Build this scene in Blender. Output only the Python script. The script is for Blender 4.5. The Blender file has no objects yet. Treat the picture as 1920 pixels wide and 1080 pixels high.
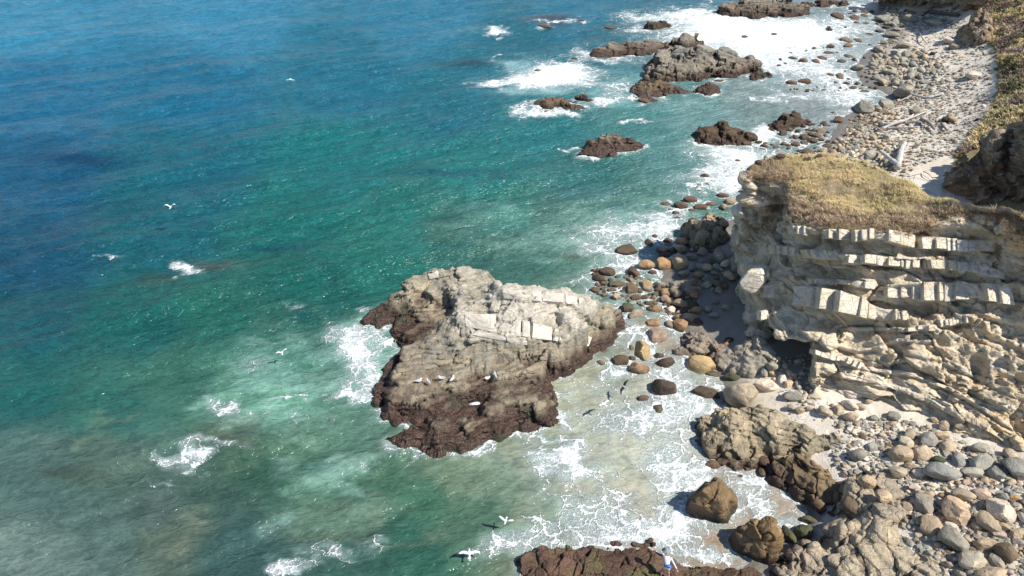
import bpy, bmesh, math, random
import numpy as np
from mathutils import Vector, Matrix
from mathutils.bvhtree import BVHTree
SC = bpy.context.scene
COL = SC.collection
rnd = random.Random(11)
# ---------------------------------------------------------------- camera, light, exposure
CAMH, PITCH, FPX = 35.0, math.radians(38.0), 1280.0
cd = bpy.data.cameras.new('camera'); cam = bpy.data.objects.new('camera', cd); COL.objects.link(cam)
cd.sensor_width = 36.0; cd.lens = 24.0; cd.clip_start = 0.1; cd.clip_end = 20000
cam.location = (0, 0, CAMH); cam.rotation_euler = (math.pi/2-PITCH, 0, 0)
SC.camera = cam
SUN_EL = math.radians(53); SUN_DIR = Vector((0.93, -0.37, 0)).normalized()
w = bpy.data.worlds.new("World"); SC.world = w; w.use_nodes = True
wn = w.node_tree; bg = wn.nodes['Background']
sky = wn.nodes.new('ShaderNodeTexSky'); sky.sky_type = 'NISHITA'; sky.sun_disc = False
sky.sun_elevation = SUN_EL; sky.sun_rotation = math.atan2(SUN_DIR.x, SUN_DIR.y)
sky.air_density = 1.0; sky.dust_density = 0.2; sky.ozone_density = 2.5
wn.links.new(sky.outputs[0], bg.inputs[0]); bg.inputs[1].default_value = 0.10
sd = bpy.data.lights.new('sun', 'SUN'); so = bpy.data.objects.new('sun', sd); COL.objects.link(so)
sd.energy = 4.9; sd.angle = math.radians(0.5); sd.color = (1.0, 0.955, 0.87)
sv = Vector((SUN_DIR.x*math.cos(SUN_EL), SUN_DIR.y*math.cos(SUN_EL), math.sin(SUN_EL)))
so.rotation_euler = sv.to_track_quat('Z', 'Y').to_euler(); so.location = (60, -40, 90)
SC.view_settings.view_transform = 'Standard'; SC.view_settings.look = 'None'
SC.view_settings.exposure = 0.5; SC.view_settings.gamma = 1.0
SC.view_settings.use_curve_mapping = False
SC.cycles.max_bounces = 6; SC.cycles.diffuse_bounces = 3; SC.cycles.glossy_bounces = 2
SC.cycles.use_denoising = True
# ---------------------------------------------------------------- projection helpers
sp_, cp_ = math.sin(PITCH), math.cos(PITCH)
def P(px, py, z=0.0):
    """world point at height z seen at photo position (px,py) of 1920x1080"""
    px = np.asarray(px, float); py = np.asarray(py, float); z = np.asarray(z, float)
    u = (px-960)/FPX; v = -(py-540)/FPX
    dx, dy, dz = u, cp_+v*sp_, -sp_+v*cp_
    dz = np.minimum(dz, -1e-3)
    t = (z-CAMH)/dz
    return np.stack(np.broadcast_arrays(t*dx, t*dy, z+0*t), -1)
def ppm(pt):
    d = pt[1]*cp_ - (pt[2]-CAMH)*sp_
    return FPX/d
def to_px(p):
    x, y, z = p[..., 0], p[..., 1], p[..., 2]-CAMH
    d = np.maximum(y*cp_ - z*sp_, 0.01); v = y*sp_+z*cp_
    return 960+FPX*x/d, 540-FPX*v/d
# ---------------------------------------------------------------- noise
_r = np.random.RandomState(5)
PERM = np.tile(_r.permutation(256), 3)
GR = _r.normal(size=(256, 3)); GR /= np.linalg.norm(GR, axis=1)[:, None]
def pn(p, seed=0):
    p = p+seed*17.31
    i = np.floor(p).astype(np.int64); f = p-i; i &= 255
    u = f*f*f*(f*(f*6-15)+10); r = 0
    for a in (0, 1):
        for b in (0, 1):
            for c in (0, 1):
                h = PERM[PERM[PERM[(i[:, 0]+a) & 255]+((i[:, 1]+b) & 255)]+((i[:, 2]+c) & 255)]
                g = GR[h]
                d = g[:, 0]*(f[:, 0]-a)+g[:, 1]*(f[:, 1]-b)+g[:, 2]*(f[:, 2]-c)
                wt = (u[:, 0] if a else 1-u[:, 0])*(u[:, 1] if b else 1-u[:, 1])*(u[:, 2] if c else 1-u[:, 2])
                r = r+wt*d
    return r*1.5
def fbm(p, sc=1.0, oc=4, seed=0, gain=0.5):
    r = 0; a = 1.0; q = p*sc
    for k in range(oc):
        r = r+a*pn(q, seed+k*3); a *= gain; q = q*2.03
    return r
def ridged(p, sc=1.0, oc=4, seed=0):
    r = 0; a = 1.0; q = p*sc
    for k in range(oc):
        r = r+a*(1-2*np.abs(pn(q, seed+k*3))); a *= 0.5; q = q*2.03
    return r*0.5
def worley(p, seed=0):
    p = p+seed*9.7
    i = np.floor(p).astype(np.int64); f = p-i
    f1 = np.full(len(p), 9.0); f2 = f1.copy(); cid = np.zeros(len(p)); fc = np.zeros(len(p))
    for a in (-1, 0, 1):
        for b in (-1, 0, 1):
            for c in (-1, 0, 1):
                h = PERM[PERM[PERM[(i[:, 0]+a) & 255]+((i[:, 1]+b) & 255)]+((i[:, 2]+c) & 255)]
                o = GR[h]*0.42+0.5
                D = np.stack([a+o[:, 0]-f[:, 0], b+o[:, 1]-f[:, 1], c+o[:, 2]-f[:, 2]], -1); d = np.sqrt((D*D).sum(1))
                n = d < f1; fc = np.where(n, (D*GR[(h+77) & 255]).sum(1), fc)
                f2 = np.where(n, f1, np.minimum(f2, d)); cid = np.where(n, h/256.0, cid); f1 = np.where(n, d, f1)
    return f1, f2, cid, fc
def sstep(a, b, x):
    t = np.clip((x-a)/(b-a), 0, 1); return t*t*(3-2*t)
# ---------------------------------------------------------------- mesh helpers
def link(name, me, mat=None, parent=None):
    o = bpy.data.objects.new(name, me); COL.objects.link(o)
    if mat: me.materials.append(mat)
    if parent: o.parent = parent
    return o
def tag(o, label=None, cat=None, group=None, kind=None):
    if label: o['label'] = label
    if cat: o['category'] = cat
    if group: o['group'] = group
    if kind: o['kind'] = kind
    return o
def mesh_np(name, V, F, smooth=True):
    me = bpy.data.meshes.new(name)
    F = np.asarray(F); k = F.shape[1]
    me.vertices.add(len(V)); me.vertices.foreach_set('co', np.asarray(V, np.float32).ravel())
    me.loops.add(F.size); me.loops.foreach_set('vertex_index', F.ravel().astype(np.int32))
    me.polygons.add(len(F)); me.polygons.foreach_set('loop_start', np.arange(0, F.size, k, dtype=np.int32))
    me.polygons.foreach_set('loop_total', np.full(len(F), k, np.int32))
    me.update(calc_edges=True); me.validate()
    me.polygons.foreach_set('use_smooth', np.full(len(me.polygons), smooth)); me.update()
    return me
def grid_faces(R, C, keep=None):
    i = np.arange(R*C).reshape(R, C)
    F = np.stack([i[:-1, :-1], i[:-1, 1:], i[1:, 1:], i[1:, :-1]], -1).reshape(-1, 4)
    if keep is not None:
        k = keep.reshape(-1); F = F[k[F].any(1)]
    return F
def compact(V, F, attrs=()):
    u, inv = np.unique(F, return_inverse=True)
    return V[u], inv.reshape(F.shape), [a[u] for a in attrs]
def gnormals(G):
    du = np.gradient(G, axis=1); dv = np.gradient(G, axis=0)
    n = np.cross(du, dv); n /= np.linalg.norm(n, axis=2)[..., None]+1e-9
    return n
def add_attr(me, name, a, typ='FLOAT'):
    if typ == 'COLOR':
        at = me.attributes.new(name, 'FLOAT_COLOR', 'POINT')
        c = np.ones((len(a), 4), np.float32); c[:, :3] = a; at.data.foreach_set('color', c.ravel())
    else:
        at = me.attributes.new(name, 'FLOAT', 'POINT'); at.data.foreach_set('value', np.asarray(a, np.float32))
def bm_mesh(name, bm, smooth=False):
    me = bpy.data.meshes.new(name); bm.to_mesh(me); bm.free()
    me.polygons.foreach_set('use_smooth', [smooth]*len(me.polygons)); return me
def inpoly(x, y, poly):
    r = np.zeros(np.shape(x), bool); n = len(poly)
    for i in range(n):
        x0, y0 = poly[i][:2]; x1, y1 = poly[(i+1) % n][:2]
        c = (y0 > y) != (y1 > y)
        with np.errstate(divide='ignore', invalid='ignore'):
            r ^= c & (x < (x1-x0)*(y-y0)/(y1-y0+1e-12)+x0)
    return r
def polydist(x, y, poly):
    d = np.full(np.shape(x), 1e9); n = len(poly)
    for i in range(n):
        a = poly[i]; b = poly[(i+1) % n]
        ex, ey = b[0]-a[0], b[1]-a[1]; L = ex*ex+ey*ey+1e-12
        t = np.clip(((x-a[0])*ex+(y-a[1])*ey)/L, 0, 1)
        d = np.minimum(d, np.hypot(x-a[0]-t*ex, y-a[1]-t*ey))
    return np.where(inpoly(x, y, poly), d, -d)
def lin(c): return tuple((v/255/12.92 if v/255 <= .04045 else ((v/255+.055)/1.055)**2.4) for v in c)
# ---------------------------------------------------------------- node helper
class NT:
    def __init__(s, name):
        s.m = bpy.data.materials.new(name); s.m.use_nodes = True; s.t = s.m.node_tree
        for n in list(s.t.nodes): s.t.nodes.remove(n)
        s.out = s.t.nodes.new('ShaderNodeOutputMaterial')
    def n(s, typ, props=None, **inp):
        nd = s.t.nodes.new('ShaderNode'+typ)
        for k, v in (props or {}).items(): setattr(nd, k, v)
        for k, v in inp.items():
            key = int(k[1:]) if k[0] == '_' else k.replace('_', ' ')
            s.set(nd.inputs[key], v)
        return nd
    def set(s, sock, v):
        if isinstance(v, bpy.types.NodeSocket): s.t.links.new(v, sock)
        elif isinstance(v, (tuple, list)) and sock.type == 'RGBA' and len(v) == 3: sock.default_value = (*v, 1)
        else: sock.default_value = v
    def math(s, op, a, b=0.0, c=0.0, clamp=False):
        nd = s.n('Math', {'operation': op, 'use_clamp': clamp}, _0=a, _1=b, _2=c); return nd.outputs[0]
    def mix(s, f, a, b, mode='MIX'):
        nd = s.n('Mix', {'data_type': 'RGBA', 'blend_type': mode}); s.set(nd.inputs[0], f); s.set(nd.inputs[6], a); s.set(nd.inputs[7], b)
        return nd.outputs[2]
    def mr(s, v, a, b, c=0.0, d=1.0, smooth=True):
        nd = s.n('MapRange', {'interpolation_type': 'SMOOTHSTEP' if smooth else 'LINEAR'}, _0=v, _1=a, _2=b, _3=c, _4=d); return nd.outputs[0]
    def noise(s, vec, sc, det=4, rough=0.55, dist=0.0):
        nd = s.n('TexNoise', None, Vector=vec, Scale=sc, Detail=det, Roughness=rough, Distortion=dist); return nd.outputs[0]
    def map(s, vec, scale=(1, 1, 1), rot=(0, 0, 0), loc=(0, 0, 0)):
        nd = s.n('Mapping', None, Vector=vec); nd.inputs['Scale'].default_value = scale
        nd.inputs['Rotation'].default_value = rot; nd.inputs['Location'].default_value = loc; return nd.outputs[0]
    def vor(s, vec, sc, feat='DISTANCE_TO_EDGE', rand=1.0):
        nd = s.n('TexVoronoi', {'feature': feat}, Vector=vec, Scale=sc, Randomness=rand); return nd.outputs['Distance']
    def done(s, col, rough, normal=None, spec=0.5):
        b = s.n('BsdfPrincipled'); s.set(b.inputs['Base Color'], col); s.set(b.inputs['Roughness'], rough)
        b.inputs['Specular IOR Level'].default_value = spec
        if normal: s.set(b.inputs['Normal'], normal)
        s.t.links.new(b.outputs[0], s.out.inputs[0]); s.bsdf = b; return s.m
def tide_mix(s, col, rough, pz, nz, amount=1.0, lo=0.25, hi=1.0, n3=None):
    """dark mussel and red algae belt on rock that the sea reaches"""
    h = s.math('MULTIPLY_ADD', nz, 1.1, pz); h = s.math('SUBTRACT', h, 0.55)
    wet = s.math('MULTIPLY', s.mr(h, lo, hi, 1.0, 0.0), amount)
    n4 = s.noise(s.pos, 15, 4, .7); n3 = s.math('MULTIPLY_ADD', n4, .6, s.math('MULTIPLY', n3, .4))
    alg = s.mix(s.mr(n3, 0.44, 0.56), (0.020, 0.014, 0.010), (0.100, 0.056, 0.040))
    alg = s.mix(s.mr(n3, 0.57, 0.63), alg, (0.24, 0.165, 0.125))
    grn = s.mr(s.noise(s.pos, 0.55, 3), 0.58, 0.68)
    alg = s.mix(s.math('MULTIPLY', grn, 0.8), alg, (0.022, 0.042, 0.018))
    stain = s.mr(h, lo, hi+0.9, 1.0, 0.0)
    col = s.mix(s.math('MULTIPLY', stain, 0.55*amount), col, s.mix(n3, (0.10, 0.065, 0.035), (0.26, 0.18, 0.10)))
    return s.mix(wet, col, alg), s.math('MULTIPLY_ADD', wet, -0.38, rough), wet
def rock_mat(name, c1, c2, c3, dark, tide=1.0, strata=(0.35, 0.15, 0), sscale=5.0, crack=1.3, bump=0.16, lo=0.25, hi=1.0, pale=None, palez=3.0):
    s = NT(name); geo = s.n('NewGeometry'); s.pos = geo.outputs['Position']
    sep = s.n('SeparateXYZ', None, _0=s.pos); pz = sep.outputs[2]
    n1 = s.noise(s.pos, 0.28, 4); n2 = s.noise(s.pos, 1.4, 7, 0.62); n3 = s.noise(s.pos, 7.0, 6, 0.7)
    st = s.map(s.pos, (0.5, 0.5, sscale), strata); ns = s.noise(st, 0.9, 7, 0.66, 0.6)
    col = s.mix(s.mr(n1, 0.40, 0.60), c1, c2)
    col = s.mix(s.mr(ns, 0.50, 0.66), col, c3)
    col = s.mix(s.mr(ns, 0.44, 0.32, 0.0, 0.8), col, dark)
    if name.startswith('pale_sandstone'):
        col = s.mix(s.math('MULTIPLY', s.n('Attribute', {'attribute_name': 'pale'}).outputs['Fac'], .85), col, s.mix(s.mr(n2, .35, .7), (.80, .74, .64), (.66, .57, .44)))
        col = s.mix(s.math('MULTIPLY', s.n('Attribute', {'attribute_name': 'ochre'}).outputs['Fac'], s.mr(n2, .4, .6, 0, .7)), col, (.60, .42, .22))
    if pale: col = s.mix(s.math('MULTIPLY', s.mr(s.math('MULTIPLY_ADD', n2, 1.6, pz), palez+.4, palez+1.4), 0.8), col, pale)
    col = s.mix(s.mr(n3, 0.30, 0.74, 0.0, 0.28 if name.startswith('pale') else 0.5), col, dark)
    col = s.mix(0.8, col, s.n('CombineColor', None, _0=s.mr(n2, .25, .75, .70, 1.25, False), _1=s.mr(n2, .25, .75, .70, 1.22, False), _2=s.mr(n2, .25, .75, .70, 1.18, False)).outputs[0], 'MULTIPLY')
    rough = 0.86
    wp = s.n('VectorMath', {'operation': 'ADD'}, _0=s.map(s.pos, (1, 1, 1.6), strata), _1=s.n('TexNoise', None, Vector=s.pos, Scale=1.2, Detail=3.0).outputs[1]).outputs[0]
    ck = s.mr(s.vor(wp, crack), 0.0, 0.06); ck2 = s.mr(s.vor(wp, crack*3.1), 0.0, 0.05)
    if tide > 0: col, rough, wet = tide_mix(s, col, rough, pz, n2, tide, lo, hi, n3)
    h = s.math('MULTIPLY_ADD', n2, 0.9, s.math('MULTIPLY', n3, 0.42))
    h = s.math('MULTIPLY_ADD', ns, 1.3, h); h = s.math('MULTIPLY_ADD', ck, 0.30, h); h = s.math('MULTIPLY_ADD', ck2, 0.10, h)
    b = s.n('Bump', None, Strength=1.0, Distance=bump, Height=h)
    return s.done(col, rough, b.outputs[0], 0.35)
# ================================================================ SEA
def persp_grid(amin, amax, na, smin, smax, ns, far=None, left=None):
    """rows at equal steps of depression angle, columns fanning out: an evenly fine sheet over a great depth"""
    a = np.radians(np.linspace(amax, amin, na))
    if far: a = np.concatenate([a, np.radians(np.geomspace(amin, far, 30)[1:])])
    y = CAMH/np.tan(a)
    s = np.linspace(smin, smax, ns)
    if left: s = np.concatenate([np.linspace(left[0], smin, 12)[:-1], s, np.linspace(smax, left[1], 12)[1:]])
    dist = y*cp_+CAMH*sp_
    X = dist[:, None]*s[None, :]; Y = np.broadcast_to(y[:, None], X.shape)
    return X.copy(), Y.copy()
ROCKS = []      # world outlines at sea level, for foam
WATER_COL = [  # px, py, colour of the water body
 (60,40,(40,124,158)),(400,30,(40,124,158)),(800,30,(34,114,144)),(1100,20,(32,108,134)),(1300,10,(40,105,125)),
 (60,180,(12,96,132)),(350,160,(13,98,130)),(650,150,(14,100,124)),(860,200,(14,98,116)),(60,330,(5,80,112)),(350,320,(5,90,108)),(650,300,(8,104,108)),
 (900,320,(18,108,108)),(60,480,(4,72,98)),(300,430,(5,86,98)),(560,420,(8,98,96)),(750,420,(22,106,100)),(950,400,(40,112,104)),
 (1150,60,(28,96,112)),(960,100,(18,98,116)),(1000,240,(24,108,114)),(1230,220,(50,118,118)),(1100,330,(36,104,104)),(1300,210,(66,122,122)),(1420,190,(96,132,132)),
 (1540,190,(112,138,140)),(1600,90,(110,140,146)),(1560,40,(100,134,142)),(1450,260,(90,124,124)),(1250,310,(66,124,124)),(1200,380,(66,120,112)),
 (1100,440,(70,118,104)),(1050,410,(52,104,96)),(960,470,(48,100,92)),(860,430,(36,96,90)),(1180,500,(90,136,126)),(700,480,(20,102,94)),(640,560,(10,90,84)),(560,510,(10,90,84)),
 (60,600,(6,78,88)),(250,600,(9,86,84)),(420,600,(18,92,82)),(60,740,(18,88,86)),(200,760,(32,94,86)),(330,720,(42,98,86)),(60,880,(62,100,96)),(200,860,(62,96,88)),
 (60,1040,(80,112,108)),(180,1000,(66,100,96)),(300,960,(60,90,86)),(400,930,(52,88,80)),(500,880,(40,84,70)),(620,900,(60,108,92)),(560,820,(60,104,86)),(450,820,(58,92,80)),
 (480,640,(40,100,90)),(540,680,(54,118,102)),(520,760,(84,148,128)),(440,745,(76,136,118)),(600,720,(60,112,98)),(640,800,(66,112,98)),(700,900,(58,104,86)),
 (820,930,(48,98,80)),(780,1020,(38,92,78)),(650,1020,(38,84,76)),(480,1030,(44,84,82)),(900,970,(60,104,86)),(900,880,(84,118,98)),(1000,960,(92,116,96)),(980,860,(100,122,104)),
 (1080,920,(118,124,104)),(1060,760,(120,134,112)),(1150,720,(126,140,120)),(1200,850,(132,142,126)),(1150,1000,(132,138,118)),(1250,930,(136,142,124)),(1350,880,(138,142,128)),
 (1300,1040,(128,124,106)),(1400,940,(140,140,124)),(1230,660,(130,138,124)),(1250,760,(134,142,128)),(700,700,(86,140,128)),(660,640,(84,140,128)),(600,620,(40,100,90)),
 (640,960,(74,112,94)),(330,1000,(72,100,88)),(850,850,(80,116,100)),(1120,640,(110,128,112))]
REEF = [(405,490,60,10,(58,72,66)),(300,520,48,14,(40,66,58)),(845,445,50,10,(46,84,72)),(1060,478,22,8,(60,70,58)),(870,122,60,8,(20,56,66)),(130,880,60,14,(56,72,62)),
        (430,835,50,14,(62,76,62)),(1110,360,90,14,(56,96,96)),(940,380,60,10,(34,84,82)),(1030,40,50,8,(60,60,66)),(1075,850,20,45,(116,112,90)),(900,330,60,12,(18,78,84)),(1180,395,60,10,(70,104,104)),
        (600,870,30,12,(30,70,62)),(520,460,60,9,(10,64,70)),(150,300,90,12,(2,44,70)),(560,600,40,12,(10,66,66)),(810,330,70,10,(8,70,80))]
MW = (150,190,178); MS = (150,158,130)
MILK = [(1180,850,190,120,.5,(166,180,166)),(1290,700,70,60,.4,(170,182,170)),(1000,1000,160,50,.35,(140,170,152)),(520,745,80,34,.75,MW),(430,752,50,24,.7,MW),(545,655,80,22,.5,MW),(470,640,50,14,.5,MW),(480,690,60,22,.35,MW),(690,690,64,56,.7,MW),(650,630,40,20,.4,MW),(635,890,34,50,.5,MW),(610,960,50,34,.4,MW),(770,800,50,24,.5,(150,160,140)),(560,810,40,24,.35,MW),
 (330,1005,40,18,.5,MS),(220,790,40,16,.35,MS),(120,830,50,12,.25,MS),(60,1030,80,24,.2,(120,150,145)),(450,900,60,20,.2,MS),(720,960,50,24,.25,MS),(1000,440,60,26,.4,MW),(900,420,50,16,.2,MW),(1300,215,90,30,.4,(150,180,180)),(1210,150,50,20,.5,(140,190,190)),(1150,180,40,16,.5,(140,190,190)),(1180,420,90,34,.5,MW),(1100,455,60,20,.4,MW),
 (960,850,60,30,.3,MS),(1050,780,60,30,.4,(160,170,150)),(1180,790,90,50,.4,(170,178,160)),(1250,930,90,60,.4,(170,176,158)),(1120,900,80,40,.25,(130,160,140)),(1380,300,60,40,.6,(190,210,205)),(1450,90,160,50,.6,(200,220,225)),(1010,145,80,20,.7,(180,215,215)),(880,60,40,10,.2,MW),(1290,840,60,50,.35,(180,186,170))]
FOAM = [(1430,62,150,30,1.25),(1500,68,78,24,1.4),(1350,42,85,24,1.1),(1300,78,55,16,.85),(1440,98,105,24,.85),(1480,128,95,24,.7),(1560,142,60,22,.6),(1600,172,60,16,.8),(1640,10,70,10,.7),(1600,45,50,15,.35),
 (1220,30,70,10,.6),(1280,25,40,9,.8),(1200,55,40,6,.55),(930,60,27,6,.9),(936,111,14,3,.6),(1050,132,42,14,1.1),(990,157,75,8,1.15),(1015,145,60,14,.9),(930,160,26,6,1.0),(1085,150,60,22,.5),(1100,97,40,8,.6),(1150,112,70,7,.5),
 (1010,212,48,8,.85),(1060,215,32,6,.9),(968,208,14,12,.55),(1130,190,32,8,.8),(1170,170,40,15,.5),(1186,228,26,3.5,.8),(1075,283,20,5,.6),(1040,42,40,4,.6),
 (1360,285,60,14,.7),(1400,300,50,26,.95),(1350,320,60,25,.62),(1425,264,30,12,1.1),(1440,247,25,12,.9),(1380,345,40,25,.9),(1310,350,60,20,.45),(1500,255,80,30,.35),(1480,180,110,14,.5),(1600,192,40,12,.6),
 (1240,410,50,20,.66),(1180,430,70,25,.52),(1230,450,50,25,.8),(1140,470,60,25,.5),(1200,500,70,20,.62),(1090,520,40,15,.4),(1150,560,50,20,.35),(1260,425,28,15,.85),(1110,430,60,16,.25),
 (1190,620,25,40,.5),(1230,590,30,15,.5),(1170,690,50,25,.48),(1270,700,90,25,.55),(1290,760,60,40,.66),(1230,800,60,30,.5),(1180,790,80,30,.34),(1370,690,30,15,.6),(1345,770,30,12,.85),(1250,760,100,50,.3),
 (690,650,42,28,.85),(678,690,52,34,.82),(700,732,60,10,.95),(640,640,30,20,.4),(700,580,40,10,.45),(668,627,30,8,.7),(720,625,22,14,1.0),
 (760,852,50,10,.66),(880,850,55,8,.75),(740,800,30,6,.8),(775,798,16,4,1.2),(1043,790,20,12,.9),(1000,822,50,7,.8),(940,827,30,7,.9),(905,840,26,6,1.1),(880,768,12,6,1.1),(1040,735,40,12,.55),
 (1062,862,42,26,.9),(1092,880,20,10,1.2),(1075,848,16,14,1.1),(1020,880,40,20,.45),(528,742,24,3.5,.9),(556,752,10,3,.7),(430,755,36,16,.42),(560,780,50,15,.25),(465,690,60,22,.24),(560,570,22,8,.35),
 (322,852,44,12,.62),(345,868,32,13,.85),(400,835,55,12,.38),(335,500,26,11,.78),(320,520,12,6,.6),(200,480,24,3,.45),(300,910,30,5,.35),(180,950,30,4,.25),
 (560,1062,66,12,.62),(640,1035,60,12,.38),(540,1068,28,10,.75),(690,1010,40,12,.3),(505,1072,16,8,.8),
 (1280,870,60,60,.55),(1260,970,60,50,.5),(1400,920,70,40,.64),(1470,950,62,30,.85),(1520,975,34,13,1.2),(1200,1000,120,30,.52),(1050,1010,120,25,.44),(1120,960,100,30,.34),(940,1030,60,30,.4),(1350,1040,70,18,.8),(1300,1050,60,15,.7),
 (1100,900,80,50,.24),(1420,880,30,12,.8),(1290,900,30,30,.66),(1130,700,70,30,.2),(1100,780,90,50,.2),(1050,960,140,60,.16),(1255,985,50,12,.8),(1180,1015,60,9,.8)]
def water_fields(X, Y, Z=0.0):
    pts = np.stack([X, Y, 0*X], -1); px, py = to_px(pts)
    sh = px.shape; px = px.ravel(); py = np.maximum(py.ravel(), -150)
    wx = np.stack([X.ravel(), Y.ravel(), 0*X.ravel()], -1)
    dep = Y.ravel()/45
    px_ = px+fbm(wx, .14, 4, 3)*24/np.maximum(dep, .6); py_ = py+fbm(wx, .14, 4, 13)*15/np.maximum(dep, .6)
    num = 0; den = 0
    for (a, b, c) in WATER_COL:
        r2 = ((px_-a)**2+((py_-b)*1.35)**2)/95.0**2
        wgt = 1.0/(0.04+r2)**2.2
        num = num+wgt[:, None]*np.array(lin(c))*np.array([.86, .69, .66]); den = den+wgt
    col = num/den[:, None]+np.array([.004, .002, .002])
    for (a, b, rx, ry, c) in REEF:
        r2 = ((px_-a)/rx)**2+((py_-b)/ry)**2
        m = np.exp(-r2**1.3)[:, None]*0.85; col = col*(1-m)+np.array(lin(c))*m
    mx_ = px+fbm(wx*np.array([.7, 1.3, 1]), .16, 5, 141, .6)*90/np.maximum(dep, .6); my_ = py+fbm(wx*np.array([.7, 1.3, 1]), .16, 5, 147, .6)*60/np.maximum(dep, .6)
    for (a, b, rx, ry, I, c) in MILK:
        m = (I*(.58 if a > 600 else .34)*np.exp(-(((mx_-a)/rx)**2+((my_-b)/ry)**2)))[:, None]; col = col*(1-m)+np.array(lin(c))*m
    f = np.zeros(len(px))
    pf = px+fbm(wx, .35, 4, 23)*34/np.maximum(dep, .6); qf = py+fbm(wx, .35, 4, 33)*22/np.maximum(dep, .6)
    for (a, b, rx, ry, I) in FOAM:
        r2 = ((pf-a)/rx)**2+((qf-b)/ry)**2
        f = 1-(1-f)*(1-np.clip(I*np.exp(-r2*1.15), 0, 1)) if I < 1 else np.maximum(f, np.clip(I*np.exp(-r2*0.9), 0, 1.0))
    for poly, amt in ROCKS:
        q = np.array(poly); m = 2.5
        sel = np.where((wx[:, 0] > q[:, 0].min()-m) & (wx[:, 0] < q[:, 0].max()+m) & (wx[:, 1] > q[:, 1].min()-m) & (wx[:, 1] < q[:, 1].max()+m))[0]
        if len(sel) == 0: continue
        d = -polydist(wx[sel, 0], wx[sel, 1], q)
        nn = 0.5+0.8*fbm(wx[sel], .6, 2, 41)
        f[sel] = np.maximum(f[sel], np.clip(amt*nn*np.exp(-np.maximum(d, 0)/0.55), 0, 1))
    return col.reshape(*sh, 3), f.reshape(sh)
def waves(X, Y):
    p = np.stack([X.ravel(), Y.ravel(), 0*X.ravel()], -1)
    th = math.radians(24); c, s_ = math.cos(th), math.sin(th)
    al = p[:, 0]*c+p[:, 1]*s_; ac = -p[:, 0]*s_+p[:, 1]*c
    q1 = np.stack([al*.055, ac*.20, 0*al], -1); q2 = np.stack([al*.16, ac*.62, 0*al], -1)
    h = .55*pn(q1, 1)+.25*pn(q2, 2)+.06*fbm(p, .9, 2, 9)
    px, py = to_px(np.stack([p[:, 0], p[:, 1], 0*al], -1))
    calm = 1-0.65*sstep(950, 1500, px)*sstep(0, 300, py)
    far = 1-sstep(300, 900, p[:, 1])
    return (h*calm*far).reshape(X.shape)
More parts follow.
